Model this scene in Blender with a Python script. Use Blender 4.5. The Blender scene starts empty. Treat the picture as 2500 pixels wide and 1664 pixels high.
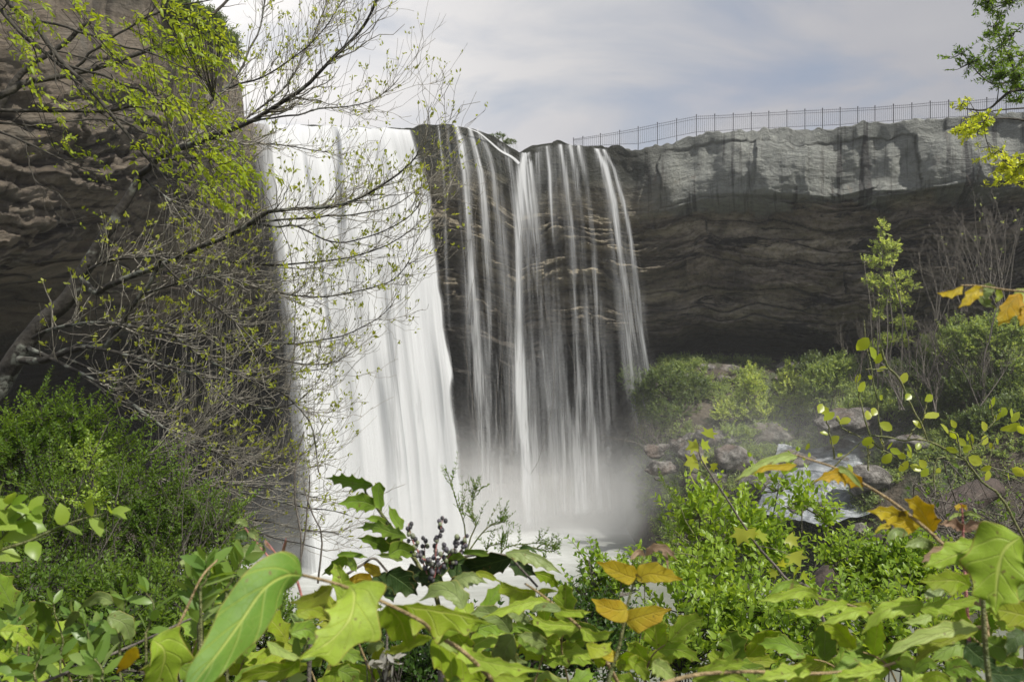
import bpy, math, random
import numpy as np
from mathutils import Vector, Matrix
rng = np.random.default_rng(7)
random.seed(7)
SC = bpy.context.scene
COL = SC.collection
F = 1944.0; CX = 1250.0; CY = 832.0; CAMZ = 13.0

def P(x, y, d):
    """a point seen at (x, y) of the 2500 px wide photo, d metres in front of the camera"""
    return np.array([(x-CX)/F*d, d, CAMZ-(y-CY)/F*d])
def PA(a):
    a = np.asarray(a, float)
    return np.stack([(a[..., 0]-CX)/F*a[..., 2], a[..., 2], CAMZ-(a[..., 1]-CY)/F*a[..., 2]], -1)

# ------------------------------------------------------------------ noise
def _h(ix, iy, iz, seed):
    n = (ix.astype(np.int64)*374761393 + iy.astype(np.int64)*668265263 + iz.astype(np.int64)*1274126177 + seed*974711) & 0xffffffff
    n = ((n ^ (n >> 13))*1103515245) & 0xffffffff
    n = ((n ^ (n >> 16))*2246822519) & 0xffffffff
    return ((n ^ (n >> 15)) & 0xffffff)/float(0xffffff)
def vnoise(x, y, z, seed=0):
    x, y, z = np.broadcast_arrays(np.asarray(x, float), np.asarray(y, float), np.asarray(z, float))
    xi, yi, zi = np.floor(x), np.floor(y), np.floor(z)
    fx, fy, fz = x-xi, y-yi, z-zi
    u, v, w = [f*f*f*(f*(f*6-15)+10) for f in (fx, fy, fz)]
    xi, yi, zi = xi.astype(np.int64), yi.astype(np.int64), zi.astype(np.int64)
    r = 0
    for a in (0, 1):
        for b in (0, 1):
            for c in (0, 1):
                r = r + _h(xi+a, yi+b, zi+c, seed)*(u if a else 1-u)*(v if b else 1-v)*(w if c else 1-w)
    return r*2-1
def fbm(x, y, z, seed=0, octv=4, gain=.5):
    r = 0; a = 1.0; s = 1.0; t = 0
    for o in range(octv):
        r = r + a*vnoise(np.asarray(x)*s, np.asarray(y)*s, np.asarray(z)*s, seed+o*17); t += a
        a *= gain; s *= 2.03
    return r/t
def sstep(a, b, x):
    t = np.clip((np.asarray(x, float)-a)/(b-a), 0, 1); return t*t*(3-2*t)
def norm(v):
    v = np.asarray(v, float); return v/np.maximum(np.linalg.norm(v, axis=-1, keepdims=True), 1e-9)

# ------------------------------------------------------------------ objects
def tag(o, label=None, cat=None, group=None, kind=None):
    if label: o['label'] = label
    if cat: o['category'] = cat
    if group: o['group'] = group
    if kind: o['kind'] = kind
    return o
def empty(name, loc, label, cat, group=None):
    o = bpy.data.objects.new(name, None); COL.objects.link(o); o.location = loc; o.empty_display_size = .2
    return tag(o, label, cat, group)
def mesh_obj(name, V, faces, mat, parent=None, attrs=None, uv=None, smooth=True):
    """faces: list of int arrays (each (n, k)); world coordinates, moved into the parent's frame"""
    V = np.asarray(V, np.float64)
    loc = np.zeros(3)
    if parent is not None: loc = np.array(parent.location)
    else: loc = V.mean(0); loc[2] = V[:, 2].min()
    me = bpy.data.meshes.new(name)
    if isinstance(faces, np.ndarray): faces = [faces]
    faces = [f for f in faces if len(f)]
    me.vertices.add(len(V)); me.vertices.foreach_set('co', (V-loc).astype(np.float32).ravel())
    nl = sum(f.size for f in faces); npoly = sum(len(f) for f in faces)
    me.loops.add(nl); me.polygons.add(npoly)
    li = np.concatenate([f.ravel() for f in faces]).astype(np.int32)
    me.loops.foreach_set('vertex_index', li)
    tot = np.concatenate([np.full(len(f), f.shape[1]) for f in faces]).astype(np.int32)
    st = np.concatenate([[0], np.cumsum(tot)[:-1]]).astype(np.int32)
    me.polygons.foreach_set('loop_start', st)
    me.polygons.foreach_set('loop_total', tot)
    me.polygons.foreach_set('use_smooth', np.full(npoly, smooth))
    for k, a in (attrs or {}).items():
        at = me.attributes.new(k, 'FLOAT', 'POINT'); at.data.foreach_set('value', np.asarray(a, np.float32).ravel())
    if uv is not None:
        ul = me.uv_layers.new(name='UVMap'); ul.data.foreach_set('uv', np.asarray(uv, np.float32)[li].ravel())
    me.materials.append(mat); me.update(calc_edges=True); me.validate()
    o = bpy.data.objects.new(name, me); COL.objects.link(o)
    if parent is not None: o.parent = parent
    else: o.location = loc
    return o
def grid_faces(nr, nc, wrap=False):
    r = np.arange(nr-1)[:, None]; c = np.arange(nc if wrap else nc-1)[None, :]
    c2 = (c+1) % nc
    return np.stack([(r*nc+c), (r*nc+c2), ((r+1)*nc+c2), ((r+1)*nc+c)], -1).reshape(-1, 4)

class Tubes:
    def __init__(s): s.V = []; s.Fq = []; s.n = 0
    def add(s, Pt, R, sides=5):
        Pt = np.asarray(Pt, float); R = np.asarray(R, float)
        if Pt.ndim == 2: Pt = Pt[None]; R = R[None]
        N, K, _ = Pt.shape
        if N == 0: return
        T = norm(np.gradient(Pt, axis=1))
        ref = np.where(np.abs(T[:, :1, 2:3]) > .9, np.array([1., 0, 0]), np.array([0, 0, 1.]))
        A = norm(np.cross(T, np.broadcast_to(ref, T.shape))); B = np.cross(T, A)
        an = np.arange(sides)/sides*2*np.pi
        V = Pt[:, :, None] + R[:, :, None, None]*(np.cos(an)[:, None]*A[:, :, None]+np.sin(an)[:, None]*B[:, :, None])
        V = V.reshape(N*K*sides, 3)
        f = grid_faces(K, sides, True)
        fq = (np.arange(N)[:, None, None]*K*sides + f[None]).reshape(-1, 4)+s.n
        s.V.append(V); s.Fq.append(fq); s.n += len(V)
    def line(s, pts, r0, r1, sides=6, K=None, wob=0):
        q = resample(pts, K or max(6, len(pts)*5))
        if wob:
            t = np.linspace(0, 1, len(q))*len(q)*.45; sd = rng.integers(1000)
            q = q+wob*np.stack([vnoise(t, i*9.1, 0, sd) for i in range(3)], -1)
        r = np.linspace(r0, r1, len(q)); s.add(q, r, sides); return q, r
    def build(s, name, mat, parent=None):
        if not s.V: return None
        V = np.concatenate(s.V)
        return mesh_obj(name, V, np.concatenate(s.Fq), mat, parent)
def resample(pts, K):
    """Catmull-Rom through pts, K points"""
    p = np.asarray(pts, float)
    if len(p) == 2: return p[0]+(p[1]-p[0])*np.linspace(0, 1, K)[:, None]
    p = np.vstack([2*p[0]-p[1], p, 2*p[-1]-p[-2]])
    n = len(p)-3; t = np.linspace(0, n, K); i = np.minimum(t.astype(int), n-1); u = (t-i)[:, None]
    a, b, c, d = p[i], p[i+1], p[i+2], p[i+3]
    return .5*((2*b)+(-a+c)*u+(2*a-5*b+4*c-d)*u*u+(-a+3*b-3*c+d)*u**3)

TPL = {
 'oval': (np.array([[0,0,0],[.18,.34,.05],[.5,.5,.07],[.82,.3,.02],[.18,-.34,.05],[.5,-.5,.07],[.82,-.3,.02],[.5,0,0],[1,0,-.1],[.2,0,0],[.82,0,-.05]]),
          [np.array([[0,9,1],[0,4,9],[3,10,8],[10,6,8]]), np.array([[9,7,2,1],[9,4,5,7],[7,10,3,2],[7,5,6,10]])]),
 'leaf': (np.array([[0,0,0],[.32,.5,.13],[.72,.34,.08],[.32,-.5,.13],[.72,-.34,.08],[.36,0,0],[.74,0,-.03],[1,0,-.14]]),
          [np.array([[0,5,1],[0,3,5],[2,6,7],[6,4,7]]), np.array([[5,6,2,1],[5,3,4,6]])]),
 'tiny': (np.array([[0,0,0],[.45,.5,.14],[1,0,-.1],[.45,-.5,.14]]), [np.array([[0,2,1],[0,3,2]])]),
 'maple': (np.array([[0,0,0],[.1,.5,.05],[.35,.3,.02],[.7,.55,.02],[.62,.2,0],[1,0,-.12],[.62,-.2,0],[.7,-.55,.02],[.35,-.3,.02],[.1,-.5,.05],[.3,0,-.03]]),
          [np.array([[0,10,1],[1,10,2],[2,4,3],[2,10,4],[4,10,5],[5,10,6],[6,8,7],[6,10,8],[8,10,9],[9,10,0]])]),
}
class Leaves:
    def __init__(s, tpl='leaf'):
        s.t = tpl; s.V = []; s.F = {3: [], 4: []}; s.A = []; s.n = 0
    def add(s, pos, d, nrm, L, W, rnd=None, curl=None):
        tv, tf = TPL[s.t]
        pos = np.atleast_2d(pos); N = len(pos)
        if N == 0: return
        d = norm(np.broadcast_to(d, pos.shape)); sd = norm(np.cross(np.broadcast_to(nrm, pos.shape), d)); n = np.cross(d, sd)
        L = np.broadcast_to(L, (N,))[:, None, None]; W = np.broadcast_to(W, (N,))[:, None, None]
        a, b, c = tv[:, 0][None, :, None], tv[:, 1][None, :, None], tv[:, 2][None, :, None]
        cu = (rng.uniform(-.3, .25, N) if curl is None else np.broadcast_to(curl, (N,)))[:, None, None]
        V = pos[:, None]+d[:, None]*a*L+sd[:, None]*b*W+n[:, None]*(c*W*1.2+cu*a*a*L)
        k = len(tv)
        for f in tf:
            s.F[f.shape[1]].append(((np.arange(N)*k)[:, None, None]+f[None]).reshape(-1, f.shape[1])+s.n)
        r = rng.random(N) if rnd is None else np.broadcast_to(rnd, (N,))
        s.A.append(np.repeat(r, k)); s.V.append(V.reshape(-1, 3)); s.n += N*k
    def build(s, name, mat, parent=None):
        if not s.V: return None
        fs = [np.concatenate(f) for f in s.F.values() if f]
        return mesh_obj(name, np.concatenate(s.V), fs, mat, parent, attrs={'rnd': np.concatenate(s.A)})

# ------------------------------------------------------------------ materials
def nt(name):
    m = bpy.data.materials.new(name); m.use_nodes = True; t = m.node_tree; t.nodes.clear()
    return m, t
def N(t, ty, **kw):
    n = t.nodes.new(ty)
    for k, v in kw.items():
        if k == 'inp':
            for a, b in v.items(): n.inputs[a].default_value = b
        else: setattr(n, k, v)
    return n
def ramp(t, stops, src=None, interp='LINEAR'):
    r = t.nodes.new('ShaderNodeValToRGB'); e = r.color_ramp.elements; r.color_ramp.interpolation = interp
    while len(e) < len(stops): e.new(.5)
    for i, (p, c) in enumerate(stops):
        e[i].position = p; e[i].color = (*c, 1) if hasattr(c, '__len__') else (c, c, c, 1)
    if src is not None: t.links.new(src, r.inputs[0])
    return r
def mixc(t, fac, a, b, mode='MIX'):
    m = t.nodes.new('ShaderNodeMix'); m.data_type = 'RGBA'; m.blend_type = mode
    for i, v in ((0, fac), (6, a), (7, b)):
        if hasattr(v, 'is_output') or isinstance(v, bpy.types.NodeSocket): t.links.new(v, m.inputs[i])
        else: m.inputs[i].default_value = v if i == 0 else (*v, 1)
    return m.outputs[2]
def math_(t, op, a, b=None, c=None):
    m = t.nodes.new('ShaderNodeMath'); m.operation = op
    for i, v in enumerate((a, b, c)):
        if v is None: continue
        if isinstance(v, bpy.types.NodeSocket): t.links.new(v, m.inputs[i])
        else: m.inputs[i].default_value = v
    return m.outputs[0]
def attr(t, name):
    n = t.nodes.new('ShaderNodeAttribute'); n.attribute_name = name; return n.outputs['Fac']
def noise(t, vec, scale, detail=4, rough=.55, sc=(1, 1, 1), dist=0):
    mp = N(t, 'ShaderNodeMapping'); mp.inputs['Scale'].default_value = sc
    t.links.new(vec, mp.inputs['Vector'])
    n = N(t, 'ShaderNodeTexNoise', inp={'Scale': scale, 'Detail': detail, 'Roughness': rough, 'Distortion': dist})
    t.links.new(mp.outputs[0], n.inputs['Vector']); return n.outputs['Fac']
def geo(t): return t.nodes.new('ShaderNodeNewGeometry').outputs['Position']
def finish(t, sh):
    o = t.nodes.new('ShaderNodeOutputMaterial'); t.links.new(sh, o.inputs['Surface']); return o

def leaf_mat(name, c1, c2, tc=None, rough=.45, tr=.45, spec=.4, c3=None):
    """two-sided leaf: gloss + diffuse on top, light coming through"""
    m, t = nt(name)
    st = [(0, c1), (.75, c2)] + ([(1, c3)] if c3 else [])
    cr = ramp(t, st, attr(t, 'rnd'))
    nz = noise(t, geo(t), 3.0, 3)
    col = mixc(t, math_(t, 'MULTIPLY', nz, .5), cr.outputs[0], (c1[0]*.5, c1[1]*.55, c1[2]*.5))
    b = N(t, 'ShaderNodeBsdfPrincipled', inp={'Roughness': rough, 'Specular IOR Level': spec})
    t.links.new(col, b.inputs['Base Color'])
    tl = N(t, 'ShaderNodeBsdfTranslucent')
    tcol = mixc(t, 1.0, col, tc or (1.9, 1.75, .7), 'MULTIPLY')
    t.links.new(tcol, tl.inputs['Color'])
    mx = N(t, 'ShaderNodeMixShader', inp={0: tr}); t.links.new(b.outputs[0], mx.inputs[1]); t.links.new(tl.outputs[0], mx.inputs[2])
    finish(t, mx.outputs[0]); return m
def bark_mat(name, c1, c2, scale=12, c3=None, rough=.85):
    m, t = nt(name); g = geo(t)
    n1 = noise(t, g, scale, 6, .65); n2 = noise(t, g, scale*.25, 3)
    col = ramp(t, [(.3, c1), (.62, c2)], n1).outputs[0]
    if c3: col = mixc(t, math_(t, 'MULTIPLY', ramp(t, [(.52, 0), (.58, 1)], n2).outputs[0], ramp(t, [(.45, 0), (.55, 1)], n1).outputs[0]), col, c3)
    b = N(t, 'ShaderNodeBsdfPrincipled', inp={'Roughness': rough}); t.links.new(col, b.inputs['Base Color'])
    bp = N(t, 'ShaderNodeBump', inp={'Strength': 1.0, 'Distance': .02}); t.links.new(n1, bp.inputs['Height']); t.links.new(bp.outputs[0], b.inputs['Normal'])
    finish(t, b.outputs[0]); return m
# ------------------------------------------------------------------ camera, sky, sun
cam = bpy.data.cameras.new('camera'); co = bpy.data.objects.new('camera', cam); COL.objects.link(co)
cam.lens = 28.0; cam.sensor_width = 36.0; cam.clip_start = .02; cam.clip_end = 3000
co.location = (0, 0, CAMZ); co.rotation_euler = (math.pi/2, 0, 0); SC.camera = co
cam.dof.use_dof = True; cam.dof.focus_distance = 4.6; cam.dof.aperture_fstop = 13.0
SUN_EL, SUN_AZ = math.radians(52), math.radians(128)      # azimuth from +Y towards +X
sd = Vector((math.sin(SUN_AZ)*math.cos(SUN_EL), math.cos(SUN_AZ)*math.cos(SUN_EL), math.sin(SUN_EL)))
sl = bpy.data.lights.new('sun', 'SUN'); sl.energy = 4.8; sl.angle = math.radians(1.5); sl.color = (1, .95, .86)
so = bpy.data.objects.new('sun', sl); COL.objects.link(so); so.rotation_euler = sd.to_track_quat('Z', 'Y').to_euler(); so.location = (-30, 20, 60)
W = bpy.data.worlds.new('World'); SC.world = W; W.use_nodes = True; t = W.node_tree; t.nodes.clear()
sky = N(t, 'ShaderNodeTexSky', sky_type='NISHITA', sun_disc=False, sun_elevation=SUN_EL, sun_rotation=SUN_AZ, air_density=1.2, dust_density=1.5)
tc = N(t, 'ShaderNodeTexCoord'); gen = tc.outputs['Generated']
sep = N(t, 'ShaderNodeSeparateXYZ'); t.links.new(gen, sep.inputs[0])
# cloud deck: rays meet a layer overhead, so the cloud pattern stretches towards the horizon
zc = math_(t, 'MAXIMUM', math_(t, 'ADD', sep.outputs[2], .22), .05)
cx_ = math_(t, 'DIVIDE', sep.outputs[0], zc); cy_ = math_(t, 'DIVIDE', sep.outputs[1], zc)
cmb = N(t, 'ShaderNodeCombineXYZ'); t.links.new(cx_, cmb.inputs[0]); t.links.new(cy_, cmb.inputs[1])
n1 = noise(t, cmb.outputs[0], 2.2, 6, .55, (.7, 1.0, 1), .5)
n2 = noise(t, cmb.outputs[0], .8, 3, .5, (1, 1.3, 1))
cloud = ramp(t, [(.36, (3.2, 3.4, 4.25)), (.48, (4.3, 4.3, 4.6)), (.62, (5.15, 5.1, 5.15))], mixc(t, .62, n1, n2)).outputs[0]
vm = N(t, 'ShaderNodeVectorMath', operation='DOT_PRODUCT'); t.links.new(gen, vm.inputs[0]); vm.inputs[1].default_value = tuple(norm([-.5, .80, .38]))
glow = math_(t, 'POWER', math_(t, 'MAXIMUM', vm.outputs['Value'], 0), 9.0)      # a thin bright patch of cloud over the left wall
cloud = mixc(t, glow, cloud, (10.5, 10.2, 9.9))
# a darker, bluer sky towards the right
ax = ramp(t, [(0, 0), (.62, 0), (.86, 1)], math_(t, 'MULTIPLY_ADD', sep.outputs[0], .5, .5)).outputs[0]
cloud = mixc(t, math_(t, 'MULTIPLY', ax, .75), cloud, (2.9, 3.0, 3.4))
cov = ramp(t, [(.34, .55), (.55, 1)], n1).outputs[0]
skyc = mixc(t, cov, sky.outputs[0], cloud)
bg = N(t, 'ShaderNodeBackground', inp={'Strength': .105}); t.links.new(skyc, bg.inputs['Color'])
wo = N(t, 'ShaderNodeOutputWorld'); t.links.new(bg.outputs[0], wo.inputs['Surface'])
SC.view_settings.view_transform = 'Standard'; SC.view_settings.look = 'None'; SC.view_settings.exposure = 0.12; SC.view_settings.gamma = 1
cy = SC.cycles
cy.use_denoising = True; cy.max_bounces = 6; cy.diffuse_bounces = 3; cy.glossy_bounces = 2; cy.transmission_bounces = 4
cy.transparent_max_bounces = 24; cy.volume_bounces = 2; cy.caustics_reflective = False; cy.caustics_refractive = False
cy.volume_step_rate = 4.0; cy.volume_max_steps = 64; cy.sample_clamp_indirect = 6

# ------------------------------------------------------------------ rock of the gorge
# rim of the gorge: photo x, photo y of the rim, distance. Left wall first, then round the back to the right.
RIM = [(-1400, -900, 10), (-600, -520, 15.5), (-150, -290, 20), (120, -200, 23.5), (300, -130, 27.5), (400, -62, 31), (462, 2, 33.5), (520, 75, 36.5), (568, 150, 40),
       (588, 215, 43), (576, 240, 45.5), (566, 262, 47.5), (580, 288, 50), (640, 304, 51.8), (760, 306, 52.5), (900, 312, 53), (1010, 312, 54),
       (1030, 304, 54.6), (1100, 304, 55.4), (1155, 314, 56), (1200, 330, 56.5), (1235, 352, 57), (1268, 372, 57), (1300, 356, 57), (1350, 349, 57), (1410, 353, 57),
       (1480, 362, 57), (1560, 361, 56.6), (1640, 349, 56), (1710, 327, 55.4), (1840, 317, 54.4), (1950, 314, 53.4), (2040, 311, 52.6), (2110, 298, 52),
       (2180, 298, 51.4), (2300, 286, 50.4), (2500, 272, 49), (2800, 250, 46.5), (3300, 190, 41), (4200, 20, 32), (6500, -500, 20)]
RIMW = PA(RIM)
seg = np.linalg.norm(np.diff(RIMW[:, :2], axis=0), axis=1); ARC = np.concatenate([[0], np.cumsum(seg)])
RX = np.array([r[0] for r in RIM], float)
def rim_at(px):
    """rim point for photo x (right of the fall, where x runs one way)"""
    px = np.asarray(px, float); k = 11
    return np.stack([np.interp(px, RX[k:], RIMW[k:, i]) for i in range(3)], -1)
def prof(keys, s): return np.interp(s, [k[0] for k in keys], [k[1] for k in keys])
PL = [(0, 0), (3, .1), (6, .5), (9, 1.5), (11, 3.2), (12.2, 6), (13, 9.5), (14.5, 12), (18, 14), (24, 15), (34, 15)]
PM = [(0, 0), (2.5, .2), (4.5, 1.2), (6, 1.9), (10, 2.6), (14, 3.6), (18, 5.2), (22, 6.4), (34, 8)]
PR = [(0, .1), (1.2, -.2), (3, -.5), (4.3, -.5), (4.9, .5), (5.5, 1.3), (8, 2.1), (11.5, 3.1), (13.2, 4.3), (14.1, 6.4), (15, 9.5), (17, 11.5), (20, 12), (34, 12)]
def build_cliff():
    nc = 1800
    # denser sampling where it is seen
    ua = np.interp(np.linspace(0, 1, nc), [0, .04, .93, 1], [0, ARC[1], ARC[-3], ARC[-1]])
    rim = np.stack([np.interp(ua, ARC, RIMW[:, i]) for i in range(3)], -1)
    k = np.hanning(33); k /= k.sum()
    rs = rim.copy()
    for i in (0, 1): rs[:, i] = np.convolve(np.pad(rim[:, i], 16, 'edge'), k, 'valid')
    T = np.gradient(rs[:, :2], axis=0)
    ks = np.hanning(87); ks /= ks.sum()
    T = np.stack([np.convolve(np.pad(T[:, i], 43, 'edge'), ks, 'valid') for i in (0, 1)], -1); T = norm(T)
    INW = np.stack([-T[:, 1], T[:, 0]], -1)     # into the rock
    s = np.concatenate([np.linspace(-24, -1, 12), np.linspace(-.8, 17.5, 380), np.linspace(17.7, 31, 44)])
    S, U = np.meshgrid(s, ua, indexing='ij')
    wl = 1-sstep(ARC[13]-.3, ARC[14]-1.5, ua); wr = sstep(ARC[26], ARC[29], ua); wm = 1-wl-wr
    sc_ = np.maximum(S, 0)
    # undulate the strata depth so that ledges and the cave roof rise and fall
    und = .9*vnoise(U*.09, 0, 0, 3)+.35*vnoise(U*.31, 0, 0, 5)
    sp = np.maximum(sc_+und*sstep(2, 7, sc_), 0)
    cave = sstep(ARC[26], ARC[28], ua)*(1-sstep(ARC[32], ARC[34], ua))
    rp = prof(PR, sp)
    rp_shallow = np.minimum(rp, 4.5+.12*sp)
    rp = rp_shallow+(rp-rp_shallow)*cave
    rec = wl*prof(PL, sp)+wm*prof(PM, sp)+wr*rp
    # plateau behind the rim
    rec = rec+np.maximum(-S, 0)
    px, py, pz = U, S, rec
    big = fbm(U*.12, S*.16, 0, 11, 3)*1.1
    mid = fbm(U*.35+.6*vnoise(S*.5, U*.2, 0, 4), S*.9, 0, 21, 4)*.8
    lay = sp+.5*fbm(U*.1, S*.25, 0, 31, 3)
    step = np.abs(((lay/.85+.35*vnoise(U*.25, 0, 0, 8)) % 1)-.5)*2
    step2 = np.abs(((lay/.31+.5*vnoise(U*.5, 2, 0, 9)) % 1)-.5)*2
    lower = sstep(3.5, 6, sc_)
    patch = sstep(-.25, .35, fbm(U*.09, S*.22, 0, 137, 3))
    ledg = (sstep(.3, .7, step)*.12*(.5+.8*(vnoise(U*.3, lay*1.1, 0, 41)+.3))+sstep(.3, .7, step2)*.05*patch)*lower
    blk = np.abs(vnoise(U*.23, sp*.55, 1, 51))
    def blocks(lay_, smin, smax, wmin, wmax, seed, off=6.0):
        rg = np.random.default_rng(seed); th = np.cumsum(rg.uniform(smin, smax, 400))-off; wd = rg.uniform(wmin, wmax, 401); ph = rg.uniform(0, 9, 401)
        li = np.searchsorted(th, lay_); up = th[np.clip(li, 0, 399)]-lay_; lo = lay_-th[np.clip(li-1, 0, 399)]
        cu = U/wd[li]+ph[li]+.07*vnoise(U*.6, lay_*.8, li*.37, seed); ci = np.floor(cu); fr = cu-ci
        dep = _h(ci, li, ci*0, seed)-.5; jn = np.minimum(fr, 1-fr)*wd[li]
        crack = np.exp(-(jn/.10)**2)*(_h(ci, li, ci*0+3, seed) > .8)+np.exp(-(np.minimum(up, lo)/.07)**2)*(_h(ci, li, ci*0+5, seed) > .35)
        return dep, np.clip(crack, 0, 1)
    und2 = 1.5*fbm(U*.055, 3.3, 0, 131, 2)+.8*fbm(U*.23, S*.25, 0, 133, 3)
    bA, kA = blocks(sc_+und2+.25*fbm(U*.5, S*.6, 0, 136, 3), .4, 1.9, 2.5, 11, 141); bB, kB = blocks(sc_+und2*1.3+.28*fbm(U*.7, S*.9, 0, 135, 3), .10, .42, 1.4, 7.0, 143); bC, kC = blocks(sc_+.5*und2, 2.2, 4.5, 2.5, 7.0, 151)
    brk = (bA*1.5+bB*1.15*(.45+.9*patch)+(kA*.22+kB*.13*patch))*lower
    capb = (bC*.55+kC*.12)*(1-lower)
    BLK = bA*.6+bB*.55; CRK = np.maximum(kA, kB*patch)*lower+kC*(1-lower)
    slabs = (np.floor(fbm(U*.13, sp*.45, 0, 61, 3)*6)/6)*1.0*sstep(4, 8, sc_)
    capn = (fbm(U*.34, S*.22, 0, 71, 3, .42)*1.0+.16*np.abs(vnoise(U*.8+.5*vnoise(S*.7, U*.3, 0, 2), S*.55, 0, 72)))*(1-lower)
    fine = fbm(U*2.2, S*3.5, 0, 81, 4, .6)*.17
    edge = sstep(-.2, 1.2, S)
    disp = (big*sstep(.5, 4, sc_)+mid*lower+ledg+blk*.35*lower+slabs+brk*(1-.45*wl)[None]+capb*edge+capn*edge+fine*(.25+.75*lower)*edge)
    disp = disp*(1-.45*wl[None])
    # keep the rock shallow behind the falls' lips so that the water leaves the edge
    calm = 1-.75*(sstep(ARC[12], ARC[14], U)*(1-sstep(ARC[25], ARC[28], U)))*(1-sstep(3, 6, sc_))
    # rocky top of the rim, right of the falls
    rec2 = rec+disp*calm
    X = rs[:, 0][None]+INW[:, 0][None]*rec2; Y = rs[:, 1][None]+INW[:, 1][None]*rec2
    rnd_ = sstep(-1.4, .6, S)
    Z = rim[:, 2][None]-sc_-.28*sstep(0, .8, S)*(1-lower)
    Z = Z+np.maximum(-S, 0)*-.05
    rough_top = (fbm(U*.9, S*.8, 0, 91, 3)*.22+.12*vnoise(U*2.6, S*2, 0, 92))*(S < 1.2)
    rt = rough_top*np.where(U > ARC[24], 1, .25)
    Z = Z+rt
    Z = Z+.12*fbm(U*.8, S*1.5, 0, 93, 3)*lower
    V = np.stack([X, Y, Z], -1).reshape(-1, 3)
    return V, S, U, wl, wr, wm, len(s), nc, grid_faces(len(s), nc), BLK, CRK
def rock_cliff_mat():
    m, t = nt('cliff_rock'); g = geo(t)
    drop, wl, wm, along = attr(t, 'drop'), attr(t, 'wl'), attr(t, 'wm'), attr(t, 'along')
    cmb = N(t, 'ShaderNodeCombineXYZ'); t.links.new(along, cmb.inputs[0]); t.links.new(drop, cmb.inputs[1])
    uv = cmb.outputs[0]
    ns = noise(t, uv, 1.0, 10, .70, (.35, 1.8, 1), .5)       # strata
    nf = noise(t, g, 2.4, 10, .72)
    nb = noise(t, uv, .35, 4, .55, (1, 1.3, 1), .5)
    nst = noise(t, uv, 1.0, 4, .6, (1.1, .1, 1), .15)       # vertical stains
    nst2 = noise(t, uv, 1.0, 5, .6, (3.2, .16, 1), .25)
    # dark layered rock
    low = ramp(t, [(.32, (.07, .061, .050)), (.43, (.30, .262, .208)), (.51, (.58, .51, .41)), (.62, (.84, .76, .63))], mixc(t, .5, ns, nf)).outputs[0]
    low = mixc(t, ramp(t, [(.40, .92), (.435, 0)], noise(t, uv, 1.0, 6, .66, (.13, .85, 1), .9)).outputs[0], low, (.012, .012, .013))  # near-black crevice patches: occlusion painted into the rock colour
    low = mixc(t, ramp(t, [(.35, .6), (.55, 0)], nb).outputs[0], low, (.03, .028, .028))
    # each ledge and block has weathered to its own tone; seams are darkened in colour as crevice shade
    low = mixc(t, math_(t, 'MULTIPLY_ADD', attr(t, 'blk'), 1.5, .40), mixc(t, 1.0, low, (.5, .48, .46), 'MULTIPLY'), low)
    low = mixc(t, math_(t, 'MULTIPLY', attr(t, 'crk'), .85), low, (.018, .018, .016))
    low = mixc(t, ramp(t, [(.67, 0), (.73, .85)], math_(t, 'MULTIPLY', math_(t, 'ADD', drop, nb), .05)).outputs[0], low, (.02, .019, .018))  # shade of the recess under the overhang, painted in by depth below the rim
    # pale lichen-grey cap
    cap = ramp(t, [(.30, (.19, .198, .188)), (.44, (.25, .262, .248)), (.58, (.31, .325, .302)), (.72, (.37, .375, .345))], nf).outputs[0]
    cap = mixc(t, ramp(t, [(.40, 0), (.62, .4)], nb).outputs[0], cap, (.34, .35, .32))
    cap = mixc(t, ramp(t, [(.55, 0), (.62, .8)], nst).outputs[0], cap, (.05, .05, .052))
    cap = mixc(t, ramp(t, [(.57, 0), (.68, .5)], nst2).outputs[0], cap, (.07, .062, .058))
    cap = mixc(t, ramp(t, [(.62, 0), (.75, .5)], noise(t, uv, .9, 4, .6, (1, .7, 1))).outputs[0], cap, (.26, .19, .14))
    cap = mixc(t, math_(t, 'MULTIPLY', attr(t, 'crk'), .35), cap, (.05, .05, .045))
    # wet brown rock of the left wall
    lf = ramp(t, [(.3, (.10, .082, .062)), (.47, (.225, .183, .138)), (.62, (.32, .272, .212))], mixc(t, .5, ns, nf)).outputs[0]
    lf = mixc(t, ramp(t, [(.5, 0), (.7, .6)], nb).outputs[0], lf, (.16, .155, .13))
    lf = mixc(t, ramp(t, [(.55, 0), (.7, .55)], nst).outputs[0], lf, (.05, .046, .042))
    lf = mixc(t, math_(t, 'MULTIPLY', attr(t, 'crk'), .7), lf, (.03, .026, .022))
    # tan and moss rock behind the falls
    md = ramp(t, [(.3, (.06, .056, .046)), (.48, (.24, .21, .155)), (.66, (.44, .38, .26))], ns).outputs[0]
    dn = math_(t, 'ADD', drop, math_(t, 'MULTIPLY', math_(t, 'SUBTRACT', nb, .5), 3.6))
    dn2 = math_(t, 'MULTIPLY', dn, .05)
    capm = ramp(t, [(.232, 1), (.252, 0)], dn2).outputs[0]
    r = mixc(t, capm, low, cap)
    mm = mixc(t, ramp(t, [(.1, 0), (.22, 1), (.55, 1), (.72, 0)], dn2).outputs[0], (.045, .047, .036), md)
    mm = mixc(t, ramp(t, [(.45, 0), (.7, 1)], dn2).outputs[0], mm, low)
    r = mixc(t, wm, r, mm)
    l2 = mixc(t, ramp(t, [(.60, 0), (.70, .85)], dn2).outputs[0], lf, (.016, .015, .014))  # left hollow: its shade is put into the colour, low on the wall
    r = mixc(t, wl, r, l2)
    b = N(t, 'ShaderNodeBsdfPrincipled', inp={'Roughness': .72, 'Specular IOR Level': .35}); t.links.new(r, b.inputs['Base Color'])
    hh = math_(t, 'ADD', math_(t, 'MULTIPLY', ns, .8), math_(t, 'MULTIPLY', nf, .7))
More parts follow.
